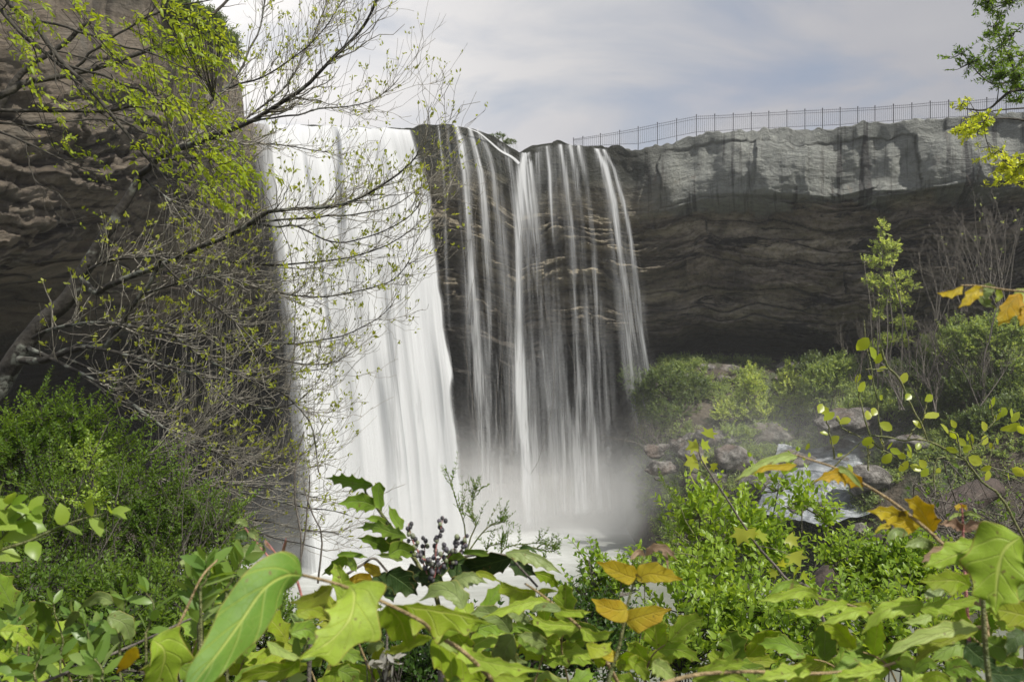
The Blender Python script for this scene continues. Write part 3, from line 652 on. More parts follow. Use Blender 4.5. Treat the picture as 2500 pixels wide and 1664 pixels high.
def bush(name, label, cat, rootpx, blobs, ntw, twig, leafL, leafW, mleaf, mstem, tpl='leaf', nl=8, up=.5, curl=.1, stems=7, sr=.012, tr_=.0025, pair=True, group=None, link=True, bias=None, spread=1.0, droop=0, ysc=1.0, tiltl=(.5, 1.0), stemleaf=True, hol=.35):
    """a shrub: stems from the root into the crown's lobes, twigs off them, leaves along the twigs.
    blobs: (photo x, photo y, distance, half width px, half height px)"""
    rootw = P(*rootpx)
    gz = float(HT(rootw[0], rootw[1])); rootw[2] = max(min(rootw[2], gz+.05), gz-.1) if rootw[2] > gz-5 else gz
    o = empty(name, rootw, label, cat, group)
    B = np.array([P(b[0], b[1], b[2]) for b in blobs]); RB = np.array([[b[3]/F*b[2], (b[3]+b[4])/2/F*b[2]*ysc, b[4]/F*b[2]] for b in blobs])
    w = RB[:, 0]*RB[:, 2]; w = w/w.sum()
    T = Tubes(); SP = []; 
    idx = list(range(len(B)))*max(1, math.ceil(stems/len(B)))
    for k in idx[:max(stems, len(B))]:
        tgt = B[k]+rng.uniform(-.6, .6, 3)*RB[k]; m1 = rootw*.55+tgt*.45+rng.normal(size=3)*np.linalg.norm(tgt-rootw)*.07; m1[2] += .04*np.linalg.norm(tgt-rootw)
        L_ = np.linalg.norm(tgt-rootw)
        q, r = T.line([rootw+rng.normal(size=3)*sr*2, m1, tgt], sr, sr*.35, 6, K=14, wob=L_*.015); SP.append(q)
    SP = np.array(SP); sp = SP[:, 4:].reshape(-1, 3)
    bi = rng.choice(len(B), ntw, p=w)
    dirs = norm(rng.normal(size=(ntw, 3))); rad = rng.uniform(hol, 1, ntw)**.6
    S0 = B[bi]+dirs*RB[bi]*rad[:, None]*.86
    tw = rng.uniform(.6, 1.2, ntw)*twig
    D = norm(dirs*.7*spread+np.array([0, 0, up])+rng.normal(size=(ntw, 3))*.45*spread+(np.array(bias) if bias is not None else 0))
    K = 5; t = np.linspace(0, 1, K)
    Q = S0[:, None]+D[:, None]*t[None, :, None]*tw[:, None, None]+np.array([0, 0, curl])[None, None]*(t**2)[None, :, None]*tw[:, None, None]+rng.normal(size=(ntw, K, 3))*.03*tw[:, None, None]
    T.add(Q, tr_*(1-.6*t)[None]*np.ones((ntw, 1)), 4)
    if link:
        own = SP[bi % len(SP)][:, 3:]     # nearest of all stem points, in chunks
        near = np.empty((ntw, 3))
        for c in range(0, ntw, 400):
            dd = ((S0[c:c+400, None]-sp[None])**2*np.array([1, 1, 1.])).sum(-1)+np.maximum(sp[None, :, 2]-S0[c:c+400, None, 2], 0)*.6
            near[c:c+400] = sp[dd.argmin(1)]
        t4 = np.linspace(0, 1, 5)[None, :, None]
        mid = (near+S0)/2+rng.normal(size=(ntw, 3))*.06*tw[:, None]+np.array([0, 0, -.08])*tw[:, None]
        LQ = near[:, None]*(1-t4)**2+2*mid[:, None]*t4*(1-t4)+Q[:, :1]*t4**2
        T.add(LQ, tr_*np.linspace(1.9, 1.0, 5)[None]*np.ones((ntw, 1)), 4)
    T.build('stems', mstem, o)
    if leafL > 0:
        Lv = Leaves(tpl); along_leaves(Q, Lv, nl, leafL, leafW, pair=pair, droop=droop, tilt=tiltl)
        if link and stemleaf: along_leaves(LQ[::2], Lv, max(3, nl//2), leafL*.9, leafW*.9, pair=False, tmin=.4, droop=droop)
        Lv.build('foliage', mleaf, o)
    return o

# ------------------------------------------------------------------ fence on the rim
M_IRON, t_ = nt('black_painted_iron'); b_ = N(t_, 'ShaderNodeBsdfPrincipled', inp={'Base Color': (.045, .047, .052, 1), 'Roughness': .5, 'Metallic': .3}); finish(t_, b_.outputs[0])
def box_tubes(T, a, b, r): T.add(np.array([a, b]), np.array([r, r]), 4)
FT = [(1400, 349, 340), (1423, 355, 336), (1466, 354, 329), (1513, 353, 321), (1558, 354, 312), (1605, 346, 302), (1652, 335.5, 292.5), (1700, 326, 283), (1745, 323, 281.5), (1790, 320, 279.5), (1834, 316.5, 277), (1877, 315, 274.5), (1921, 313.5, 272), (1965, 311.5, 269.5),
      (2008, 309.5, 267.5), (2051, 308, 265.5), (2094, 303, 263.5), (2136, 300, 261.5), (2181, 297, 257.5), (2226, 294.5, 254.5), (2271, 292, 250), (2316, 289, 247.5), (2362, 286, 246), (2409, 283, 241.5), (2456, 280, 239), (2503, 277, 236), (2552, 273, 233)]
fr_ = rim_at(FT[13][0]); fence = empty('rim_fence', fr_, 'long black iron picket fence along the top of the right cliff', 'fence')
base, topp = [], []
for (x, yb, ytp) in FT:
    d = float(rim_at(x)[1])+.9
    base.append(P(x, yb+9, d)); topp.append(P(x, ytp, d))
for i in range(len(FT)):
    T = Tubes(); up_ = topp[i]+np.array([0, 0, .05])
    T.add(np.array([base[i]-np.array([0, 0, .3]), up_]), np.array([.026, .026]), 6)
    T.add(np.array([up_-np.array([0, 0, .01]), up_+np.array([0, 0, .03]), up_+np.array([0, 0, .07])]), np.array([.045, .04, .006]), 6)
    T.build('fence_post', M_IRON, fence)
    if i+1 < len(FT):
        T = Tubes(); b0, b1, t0, t1 = base[i], base[i+1], topp[i], topp[i+1]
        for f in (.97, .86, .24):
            q0, q1 = b0+(t0-b0)*f, b1+(t1-b1)*f; T.add(np.array([q0, q1]), np.array([.012, .012]), 4)
        for k in range(1, 9):
            s = k/9; q0 = (b0+(b1-b0)*s); q1 = t0+(t1-t0)*s
            T.add(np.array([q0+(q1-q0)*.2, q1+np.array([0, 0, .02])]), np.array([.0072, .0072]), 4)
        T.build('picket_panel', M_IRON, fence)

# ------------------------------------------------------------------ boulders
m, t = nt('boulder_stone'); g = geo(t)
c_ = ramp(t, [(.34, (.045, .042, .038)), (.47, (.15, .14, .128)), (.6, (.36, .345, .32))], noise(t, g, 2.2, 10, .75)).outputs[0]
c_ = mixc(t, ramp(t, [(.5, 0), (.65, .7)], noise(t, g, .7, 4)).outputs[0], c_, (.20, .15, .12))
b = N(t, 'ShaderNodeBsdfPrincipled', inp={'Roughness': .6}); t.links.new(c_, b.inputs['Base Color'])
bp = N(t, 'ShaderNodeBump', inp={'Strength': 1.0, 'Distance': .3}); t.links.new(noise(t, g, 3, 8, .75), bp.inputs['Height']); t.links.new(bp.outputs[0], b.inputs['Normal'])
finish(t, b.outputs[0]); M_BOULD = m
def ico(n=3):
    import bmesh
    bm = bmesh.new(); bmesh.ops.create_icosphere(bm, subdivisions=n, radius=1); V = np.array([v.co[:] for v in bm.verts]); Fc = np.array([[v.index for v in f.verts] for f in bm.faces]); bm.free(); return V, Fc
ICV, ICF = ico(4)
def boulder(x, y, d, rx, ry, label, group, seed, name='boulder', mat=None):
    c = P(x, y, d); r = np.array([rx/F*d, (rx+ry)/2/F*d*.9, ry/F*d])
    v = ICV.copy(); 
    for k in range(16):          # facets
        nn = norm(np.random.default_rng(seed*31+k).normal(size=3)); dd = np.random.default_rng(seed*31+k).uniform(.5, .85)
        ex = np.maximum(v@nn-dd, 0); v = v-ex[:, None]*nn*.9
    v = v*(1+.34*fbm(v[:, 0]*1.4, v[:, 1]*1.4, v[:, 2]*1.4, seed, 5, .6))[:, None]*1.12
    v = v*(1+.10*fbm(v[:, 0]*5, v[:, 1]*5, v[:, 2]*5, seed+7, 3, .6))[:, None]; V = v*r+c
    o = mesh_obj(name, V, ICF, mat or M_BOULD); return tag(o, label, 'boulder', group)
GB = 'boulders along the far bank'
BL = [(1690, 1105, 47.5, 34, 20, 'round pale grey boulder in front of the rightmost thin waterfall'), (1745, 1070, 49, 46, 32, 'large pinkish grey boulder below the bright green bush'),
      (1800, 1120, 46.5, 52, 36, 'big cracked pale boulder at the edge of the pool, largest of the near row'), (1660, 1085, 49, 22, 20, 'small pale boulder leaning out beside the mist'), (1880, 1065, 50, 60, 34, 'broad smooth tan boulder behind the arching golden leaves'),
      (1850, 1180, 44.6, 44, 30, 'wet white-streaked boulder low beside the pool'), (1950, 1130, 46, 50, 34, 'dark grey block boulder between the tan and the wet boulders'), (1610, 1140, 47.5, 40, 20, 'low dark boulder half lost in the mist'),
      (1720, 905, 57, 26, 18, 'grey boulder on the ledge at the mouth of the dark overhang'), (1785, 900, 57, 30, 12, 'flat grey boulder on the ledge under the overhang'), (1960, 895, 56, 56, 20, 'long slanting pale slab leaning at the right end of the overhang'),
      (2080, 1030, 46, 80, 40, 'wide pale glistening boulder behind the yellow vine leaves'), (2240, 1090, 43, 70, 40, 'rounded bluish grey boulder at the side of the rapids'), (2440, 1080, 42, 100, 44, 'long silvery boulder near the right edge behind the vine'),
      (2130, 1170, 41.5, 60, 40, 'blue-grey wet boulder in the middle of the rapids'), (1900, 1240, 43.2, 60, 28, 'low wet boulder at the waterline below the golden leaves')]
for i, (x, y, d, rx, ry, lb) in enumerate(BL): boulder(x, y, d, rx, ry, lb, GB, i+3)
for i in range(34):
    x = rng.uniform(1590, 2320); y = 1225-rng.uniform(0, 150)-(x-1600)*.10; 
    d = 43.5+(1230-y)/150*6; s = rng.uniform(8, 20)
    boulder(x, y, d, s*1.3, s, 'small grey stone among the big boulders of the far bank', 'small stones of the far bank', 100+i, 'stone')
for i in range(10):
    x = rng.uniform(1600, 1980); boulder(x, 905+rng.uniform(0, 40), 55.5, rng.uniform(8, 22), rng.uniform(7, 12), 'small dark stone on the ledge below the overhang', 'small stones on the ledge', 200+i, 'stone')
for i in range(46):
    j = rng.random(); x = rng.uniform(1880, 2460)-60*j; y = 1095+190*j+14*math.sin(x*.02+j*4)-(x-1900)*.03; s = rng.uniform(7, 22)
    boulder(x, y-2, 47.2-7.3*j, s*1.4, s*.8, 'small wet dark stone standing in the rapids', 'wet stones in the rapids', 300+i, 'stone')
# rapids tumbling over the stones on the right
xx = np.linspace(1900, 2560, 130); rows = []
tt = np.linspace(0, 1, 60)
RV = []
for j in tt:
    y = 1085+(1275-1085)*j; d = 47.5-(47.5-40)*j
    yy = y+14*np.sin(xx*.02+j*4)+(xx-1900)*-.03
    RV.append(PA(np.stack([xx-60*j, yy, np.full_like(xx, d)], -1)))
RV = np.array(RV); stp = np.abs(((tt*5) % 1)-.5)
RV[:, :, 2] += .25*stp[:, None]+.22*fbm(RV[:, :, 0]*.9, RV[:, :, 1]*.9, 0, 8, 4)
m, t = nt('rapids_water'); g = geo(t); n_ = noise(t, g, 1.1, 7, .68, (1, 1, 2.2), .8)
c_ = ramp(t, [(.38, (.10, .11, .12)), (.5, (.24, .265, .29)), (.66, (.52, .55, .58))], n_).outputs[0]
b = N(t, 'ShaderNodeBsdfPrincipled', inp={'Roughness': .35}); t.links.new(c_, b.inputs['Base Color'])
bp = N(t, 'ShaderNodeBump', inp={'Strength': 1, 'Distance': .3}); t.links.new(n_, bp.inputs['Height']); t.links.new(bp.outputs[0], b.inputs['Normal']); finish(t, b.outputs[0])
rp_ = mesh_obj('rapids', RV.reshape(-1, 3), grid_faces(60, 130), m, uv=None); tag(rp_, kind='structure')

# ------------------------------------------------------------------ far plants on the talus
GS = 'shrubs on the slope below the right cliff'
def far_root(x, y, d): return (x, y, d)
bush('shrub', 'dark green shrub behind the foot of the rightmost waterfall', 'shrub', (1640, 1030, 54), [(1620, 940, 54, 60, 45), (1580, 980, 54.5, 40, 40), (1690, 960, 54, 55, 40), (1640, 1010, 53, 75, 30), (1540, 925, 55.5, 28, 26)], 900, .55, .22, .11, M_FARDARK, M_BROWN, 'tiny', 6, group=GS, link=False, stems=14, sr=.05, tr_=.012)
bush('shrub', 'bright yellow-green bushy shrub with two pointed tops below the overhang', 'shrub', (1850, 1060, 51), [(1835, 960, 51, 34, 60), (1920, 950, 51, 40, 50), (1925, 905, 51, 12, 26), (1834, 915, 51, 9, 28), (1790, 1005, 51, 50, 32), (1880, 1010, 51, 80, 36), (1945, 985, 51, 30, 36), (1765, 1020, 51, 28, 22), (1880, 1050, 51, 50, 18)], 1000, .42, .20, .10, M_FARYEL, M_BROWN, 'tiny', 6, group=GS, stems=16, sr=.04, tr_=.012, up=.9, hol=.1)
bush('sapling', 'tall slender yellow-green sapling against the dark right cliff', 'tree', (2150, 960, 48), [(2155, 560, 48, 8, 22), (2150, 600, 48, 22, 18), (2180, 605, 48, 18, 20), (2155, 640, 48, 42, 16), (2120, 640, 48, 18, 10), (2210, 680, 48, 20, 18), (2170, 690, 48, 40, 22), (2125, 690, 48, 20, 18), (2180, 735, 48, 44, 24), (2230, 700, 48, 16, 10), (2140, 770, 48, 26, 16), (2205, 790, 48, 34, 14), (2160, 830, 48, 26, 20), (2200, 830, 48, 30, 14), (2130, 850, 48, 26, 14)], 620, .34, .19, .10, M_FARYEL, M_BROWN, 'tiny', 5, group=None, stems=15, sr=.05, tr_=.012, up=.35, hol=.0, spread=1.2)
farb = [
 ('soft grey-green rounded bush left of the feathery slope, beside the sapling foot', (2010, 1020, 49), [(2010, 930, 49, 55, 45), (2050, 900, 49, 40, 36), (1985, 960, 49, 40, 36)], M_FAR, 500),
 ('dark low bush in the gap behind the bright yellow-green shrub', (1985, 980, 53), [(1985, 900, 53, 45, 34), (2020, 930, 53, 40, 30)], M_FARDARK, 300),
 ('pale green bush just above the right end of the boulders', (2140, 1060, 47), [(2130, 990, 47, 60, 40), (2190, 980, 47, 60, 38), (2080, 1010, 47, 40, 34)], M_FAR, 560),
 ('olive bush under the slender sapling', (2240, 1000, 47), [(2250, 920, 47, 60, 40), (2190, 920, 47, 40, 30), (2290, 960, 47, 40, 36)], M_FARDARK, 420),
 ('large light green bush at the right edge, tallest on the slope', (2440, 960, 43), [(2400, 820, 43, 60, 45), (2470, 800, 43, 60, 50), (2360, 850, 43, 40, 40), (2450, 870, 43, 70, 45), (2330, 810, 43, 26, 30)], M_FAR, 900),
 ('grey-green bush below the large light green one', (2380, 1010, 43), [(2360, 940, 43, 70, 40), (2440, 950, 43, 70, 44), (2300, 990, 44, 50, 36)], M_FARDARK, 600),
 ('hazy green bush at the far right above the silvery boulder', (2480, 1060, 41), [(2470, 1010, 41, 70, 40), (2400, 1030, 41, 50, 34), (2350, 1050, 42, 40, 30)], M_FARDARK, 500),
 ('thin pale green shrub on the slope under the bare thicket', (2290, 880, 47), [(2280, 850, 47, 40, 30), (2320, 870, 46, 40, 36)], M_FAR, 260),
 ('low green cover bush hugging the boulders under the bright shrub', (1830, 1070, 49), [(1800, 1062, 49, 60, 12), (1890, 1050, 50, 60, 16)], M_FAR, 220),
]
for lb, rt, bl, mt, n_ in farb:
    bush('shrub', lb, 'shrub', rt, bl, int(n_*1.3), .5, .2, .1, mt, M_BROWN, 'tiny', 6, group=GS, link=False, stems=16, sr=.04, tr_=.012, up=.8, hol=.05)
# bare grey thickets
def thicket(label, rootpts, d, hpx, n1, spreadpx, mat=M_BROWN, leafy=0, lean=0):
    r0 = P(rootpts[0][0], rootpts[0][1], d); o = empty('bare_shrub', r0, label, 'shrub', 'bare grey shrubs on the right slope')
    T = Tubes(); main = []; rr = []
    for (x, y) in rootpts:
        for k in range(n1):
            a = P(x+rng.normal()*8, y, d+rng.normal()*.8); h = hpx/F*d*rng.uniform(.6, 1.05); s_ = spreadpx/F*d
            tip = a+np.array([rng.normal()*s_*.5+lean*h, rng.normal()*s_*.4, h]); midp = a*.5+tip*.5+np.array([rng.normal()*s_*.15, 0, .1*h])
            q = resample([a, midp, tip], 10); main.append(q); rr.append(np.linspace(.035, .01, 10))
    main = np.array(main); rr = np.array(rr); T.add(main, rr, 5)
    Q, R = spawn(main, rr, len(main)*9, (.7, 1.6), (20, 50), .25, .25, .15, .5, rmin=.008, wob=.1); T.add(Q, R, 4)
    Q2, R2 = spawn(Q, R, len(Q)*3, (.3, .8), (20, 50), .2, .2, .2, .6, rmin=.006, K=4); T.add(Q2, R2, 3)
    T.build('branches', mat, o)
    if leafy:
        Lv = Leaves('tiny'); tips_leaves(Q2[:int(len(Q2)*leafy)], Lv, 3, (.1, .18), (.06, .1)); Lv.build('foliage', M_FARYEL, o)
    return o
thicket('tall bare grey shrub at the right edge under the cliff cap', [(2440, 760), (2400, 740)], 45, 290, 8, 110, leafy=.06)
thicket('bare grey shrub leaning over the dark rock left of the tall one', [(2350, 760), (2300, 780)], 46, 200, 7, 100, lean=-.12)
thicket('thin leafless sapling beside the mouth of the dark overhang', [(2090, 930)], 52, 150, 5, 45)
thicket('low brown leafless thicket in the middle of the right slope', [(2310, 900), (2260, 930), (2360, 920)], 45, 120, 7, 90)
thicket('hazy bare stems in front of the slope bushes', [(2200, 1000), (2280, 1010), (2400, 990)], 42.5, 130, 5, 80)
thicket('dead twiggy brush at the foot of the rightmost waterfall', [(1600, 1110)], 50, 60, 7, 110)
o = empty('sapling', P(2400, 970, 42), 'thin dark leafless sapling in front of the light green bush', 'tree'); T = Tubes()
q, r = T.line(PA([(2398, 975, 42), (2402, 880, 42), (2420, 800, 42), (2436, 730, 42)]), .06, .02, 6, K=16, wob=.05)
Q, R = spawn(q[None], r[None], 16, (.5, 1.1), (25, 50), .3, .2, .3, .5, rmin=.01); T.add(Q, R, 4); T.build('trunk', M_BROWN, o)
# scrub on top of the left wall and tufts on the rim
LW = [(425, 20, 31.5, 26), (470, 45, 33.5, 24), (510, 60, 35.5, 26), (545, 105, 38, 24), (575, 140, 40, 16), (470, 85, 33.2, 22), (560, 180, 40.5, 14), (510, 120, 35.4, 18)]
for i, (x, y, d, s) in enumerate(LW[:4]):
    bush('shrub', ['dark scrubby bush high on the brow of the left cliff, nearest', 'dark bush second from the left on the brow of the left cliff', 'ragged evergreen bush on the brow of the left cliff, third along', 'dark bush at the outer corner of the left cliff brow'][i], 'shrub', (x, y+s+14, d+.4),
         [(x, y, d, s, s*.8), (x+s*.8, y+s*.7, d+.4, s*.7, s*.8)], 260, .5, .17, .07, M_FARDARK, M_DARKBARK, 'tiny', 7, group='shrubs on the brow of the left cliff', link=False, stems=6, sr=.03, tr_=.01)
for (x, y, d, w_, h_, lb) in [(1215, 332, 57.6, 22, 10, 'low brown scrub on the rim beside the rounded rock'), (1245, 345, 58, 18, 7, 'sparse brown scrub on the rim just left of the notch')]:
    bush('shrub', lb, 'shrub', (x, y+14, d), [(x, y+2, d, w_, h_*.7)], 90, .16, .10, .05, M_FARDARK, M_BROWN, 'tiny', 5, link=False, stems=6, sr=.02, tr_=.01, group='scrub on the rim between the falls')

# low scrub and brush covering the slope between the shrubs
def cover(name, label, n, xr, yr, mat, hgt, L, seed, tufts=9, thr=.0):
    rg = np.random.default_rng(seed); x = rg.uniform(*xr, n*3); y = rg.uniform(*yr, n*3)
    ok = (HT(x, y) > .4) & (fbm(x*.4, y*.4, 0, seed, 2) > thr); x, y = x[ok][:n], y[ok][:n]; z = HT(x, y); m_ = len(x)
    b0 = np.repeat(np.stack([x, y, z], -1), tufts, 0); M = len(b0)
    D = norm(rg.normal(size=(M, 3))*np.array([1, 1, .5])+np.array([0, 0, .9])); Ln = rg.uniform(.3, 1, M)*hgt
    t_ = np.linspace(0, 1, 4); Q = b0[:, None]+D[:, None]*t_[None, :, None]*Ln[:, None, None]+rg.normal(size=(M, 4, 3))*.03
    T = Tubes(); T.add(Q, .009*(1-.6*t_)[None]*np.ones((M, 1)), 3)
    o = T.build(name, M_BROWN); tag(o, label, kind='stuff')
    Lv = Leaves('tiny'); along_leaves(Q, Lv, 4, L, L*.5, tmin=.3); f = Lv.build('foliage', mat, o)
cover('undergrowth', 'low grey-green scrub covering the slope below the right cliff', 2900, (8.5, 36), (38, 60), M_FAR, .75, .17, 1, 8, -.25)
cover('dead_brush', 'low dark brush covering the slope below the right cliff', 2600, (8.5, 38), (31, 61), M_FARDARK, .6, .15, 2, 8, -.2)
# ------------------------------------------------------------------ the big leaning tree on the left
def dpath(pts, d0, d1):
    n = len(pts); return PA([(x, y, d0+(d1-d0)*i/(n-1)) for i, (x, y) in enumerate(pts)])
TB = (-330, 2250, 7.0)
tree = empty('leaning_tree', P(*TB), 'large leaning tree with lichened trunk and budding twigs, spreading over the left half', 'tree')
T = Tubes(); limbs = []
def limb(pts, d0, d1, r0, r1, wob=.01, keep=True, sides=7):
    q, r = T.line(dpath(pts, d0, d1), r0, r1, sides, K=24, wob=wob)
    if keep: limbs.append((q, r))
    return q, r
T.line(PA([(-330, 2250, 7), (-210, 1500, 7), (-100, 1120, 7), (-30, 985, 7), (15, 913, 7), (57, 844, 7), (115, 779, 7), (165, 726, 7), (203, 668, 7), (237, 607, 7), (268, 561, 7), (302, 500, 7), (342, 427, 7)]), .115, .034, 12, K=60, wob=.012)
T.build('trunk', M_TRUNK, tree)
T = Tubes()
limb([(340, 428), (365, 408), (395, 382), (450, 357), (510, 335), (595, 301), (680, 259), (743, 212), (807, 149), (871, 85), (905, 34), (930, -30)], 7.0, 6.2, .030, .007)
limb([(380, 395), (440, 384), (493, 380), (595, 354), (660, 352), (722, 361), (800, 372)], 7.0, 7.4, .014, .004)
limb([(420, 372), (433, 306), (470, 285), (501, 259), (548, 217), (586, 170), (612, 120), (637, 60), (650, -20)], 6.9, 7.6, .020, .006)
limb([(540, 322), (640, 262), (700, 205), (750, 120), (790, 30), (800, -30)], 6.8, 7.4, .010, .004)
limb([(610, 295), (700, 285), (780, 265), (850, 262), (920, 240), (975, 195)], 6.6, 7.0, .009, .003)
limb([(556, 215), (640, 190), (730, 130), (800, 60), (850, -20)], 7.2, 6.6, .009, .003)
limb([(355, 440), (403, 480), (459, 531), (493, 590), (520, 650)], 7.0, 6.6, .010, .003)
limb([(203, 680), (235, 715), (268, 695), (333, 668), (402, 645), (459, 615), (536, 584), (612, 546), (663, 514), (765, 508), (825, 502), (884, 480), (960, 433), (1010, 388), (1022, 368)], 6.9, 5.9, .030, .004)
limb([(630, 542), (700, 533), (790, 528), (870, 522), (950, 505), (1010, 470), (1045, 440)], 6.4, 6.8, .010, .003)
limb([(622, 546), (680, 552), (722, 552), (790, 585), (850, 590), (930, 570), (1000, 530), (1030, 480)], 6.4, 6.0, .009, .003)
limb([(203, 688), (214, 661), (249, 642), (298, 628), (383, 628), (478, 630), (555, 640), (651, 645), (727, 645), (842, 630), (940, 600), (1010, 560)], 6.9, 6.3, .017, .004)
limb([(77, 825), (110, 805), (153, 795), (230, 785), (306, 791), (383, 806), (440, 829), (478, 864), (536, 894), (612, 925), (689, 959), (746, 1009), (770, 1060), (776, 1150)], 6.9, 5.9, .017, .004)
limb([(325, 787), (421, 799), (517, 818), (612, 833), (727, 839), (823, 822), (900, 790), (960, 740)], 6.6, 6.5, .012, .003)
limb([(45, 876), (80, 880), (115, 875), (172, 852), (225, 848), (260, 841), (280, 812), (299, 795), (312, 765), (325, 745), (350, 710), (364, 691), (380, 660), (392, 640)], 6.9, 6.4, .036, .012, .008)
limb([(214, 848), (276, 860), (344, 875), (421, 898), (498, 925), (536, 955), (593, 982), (651, 998), (720, 985), (760, 950)], 6.6, 6.2, .016, .004)
limb([(70, 850), (120, 872), (153, 890), (230, 925), (306, 971), (364, 1017), (421, 1059), (475, 1085), (560, 1115), (650, 1125), (714, 1150)], 6.9, 6.0, .020, .004)
limb([(130, 862), (230, 905), (325, 955), (378, 1018), (446, 1071), (527, 1110), (571, 1143)], 7.1, 6.6, .014, .004)
limb([(446, 1073), (536, 1085), (625, 1112), (690, 1128), (740, 1120)], 6.5, 6.3, .009, .003)
limb([(350, 720), (430, 690), (520, 670), (600, 690), (690, 720), (780, 725), (870, 712), (950, 690), (1000, 640)], 6.6, 6.0, .011, .003)
limb([(395, 640), (450, 690), (520, 745), (580, 790), (640, 850), (700, 880), (790, 890), (860, 860)], 6.4, 5.9, .010, .003)
limb([(480, 866), (560, 905), (610, 890), (700, 905), (800, 900)], 6.3, 6.8, .008, .003)
T.build('limbs', M_TRUNK, tree)
LQ_ = np.array([a for a, b in limbs]); LR_ = np.array([b for a, b in limbs])
T = Tubes(); Lv = Leaves('tiny')
wts = np.array([np.linalg.norm(np.diff(q, axis=0), axis=1).sum() for q in LQ_]); wts[13] *= .3; wts /= wts.sum()
B1, R1 = spawn(LQ_, LR_, 440, (.3, .8), (18, 55), .02, .22, .2, .5, K=8, flat=(1, .8, 1.1), bias=(.55, 0, 0), rmin=.0026, wt=wts, wob=.06); T.add(B1, R1, 4)
B2, R2 = spawn(B1, R1, 1450, (.14, .42), (25, 60), .05, .45, .2, .6, K=6, rmin=.0019, wob=.07); T.add(B2, R2, 4)
# upright shoots straight from the limbs
B3, R3 = spawn(LQ_, LR_, 700, (.12, .38), (35, 85), .35, .45, .1, .35, K=6, rmin=.0022, bias=(.15, 0, .1), wt=wts); T.add(B3, R3, 4)
B4, R4 = spawn(np.concatenate([B2, B3[:, :]]), np.concatenate([R2, R3]), 1500, (.05, .16), (25, 60), .1, .5, .3, .7, K=5, rmin=.0016); T.add(B4, R4, 3)
T.build('twigs', M_TWIG_PALE, tree)
sel = B4[rng.random(len(B4)) < .42]; tips_leaves(sel, Lv, 3, (.022, .042), (.013, .022), .7, .3)
sel = B2[rng.random(len(B2)) < .5]; tips_leaves(sel, Lv, 3, (.02, .04), (.012, .02), .7, .3)
sel = B3[rng.random(len(B3)) < .7]; tips_leaves(sel, Lv, 5, (.026, .05), (.015, .027), .7, .3)
Lv.build('buds', M_BUD, tree)
# vine stems dropping in front of the fall
o = empty('climbing_vine', P(715, 1330, 3.2), 'thin bare upright shoot rising in front of the foot of the white fall', 'vine'); T = Tubes()
for pts in [[(737, 1050), (728, 1110), (720, 1180), (721, 1240), (735, 1310), (735, 1400)], [(752, 1160), (748, 1240), (742, 1310), (730, 1380)], [(746, 1190), (762, 1240), (780, 1290), (790, 1340), (780, 1420)]]:
    T.line(PA([(x, y, 3.2) for x, y in pts]), .0025, .0045, 5, K=14, wob=.008)
T.build('stems', M_BROWN, o)

# second tree: dark branches hanging in from the upper left, with fresh leaves
o = empty('overhanging_tree', P(-500, 1900, 5.2), 'tree beyond the upper left corner, dark boughs hanging in with bright green leaves', 'tree')
T = Tubes(); limbs = []
T.line(PA([(-500, 1900, 5.2), (-480, 900, 5.2), (-420, 300, 5.4), (-300, -200, 5.6), (-150, -420, 5.6)]), .2, .07, 10, K=30, wob=.03)
T.build('trunk', M_TRUNK, o)
T = Tubes()
limb([(-150, -420), (-60, -160), (17, 0), (85, 59), (161, 157), (238, 238), (289, 302), (361, 391), (408, 446), (450, 501), (500, 560)], 5.6, 5.0, .024, .004)
limb([(-420, 260), (-200, 60), (-60, -30), (0, 21), (64, 93), (170, 183), (215, 240)], 5.4, 5.3, .020, .008)
limb([(-440, 420), (-200, 300), (0, 231), (55, 204), (110, 192), (170, 183), (238, 166), (331, 132), (425, 98), (470, 60), (518, 34), (565, -10)], 5.4, 6.2, .028, .010)
limb([(-440, 330), (-150, 275), (0, 270), (127, 273), (238, 272), (320, 262), (400, 268)], 5.4, 5.6, .018, .006)
limb([(-440, 400), (-150, 330), (0, 299), (85, 306), (170, 297), (238, 290), (330, 310)], 5.4, 6.0, .012, .005)
limb([(-440, 380), (-100, 300), (0, 321), (64, 348), (149, 391), (191, 408), (250, 420)], 5.4, 5.2, .011, .004)
limb([(-300, 500), (-50, 330), (42, 191), (98, 144), (161, 106), (190, 75), (221, 55)], 6.2, 6.2, .03, .012)
limb([(75, 48), (170, 68), (238, 93), (300, 112), (350, 124), (420, 150), (500, 200), (560, 260)], 5.5, 5.1, .010, .003)
limb([(180, 170), (240, 120), (330, 60), (420, 20), (520, 0)], 5.6, 5.4, .010, .004)
limb([(160, 155), (260, 190), (360, 230), (450, 270), (540, 330), (600, 400)], 5.4, 5.0, .009, .003)
limb([(64, 348), (70, 400), (90, 440), (140, 470), (150, 490)], 5.3, 5.2, .004, .002)
limb([(280, 290), (370, 330), (440, 380), (520, 420), (590, 450)], 5.2, 4.9, .007, .003)
T.build('limbs', M_DARKBARK, o)
LQ_ = np.array([a for a, b in limbs]); LR_ = np.array([b for a, b in limbs]); T = Tubes()
B1, R1 = spawn(LQ_, LR_, 150, (.15, .4), (25, 60), -.05, -.1, .35, .45, K=6, rmin=.0018, bias=(.3, 0, 0)); T.add(B1, R1, 4)
B2, R2 = spawn(B1, R1, 200, (.08, .2), (25, 60), .1, .3, .2, .6, K=5, rmin=.0013); T.add(B2, R2, 3)
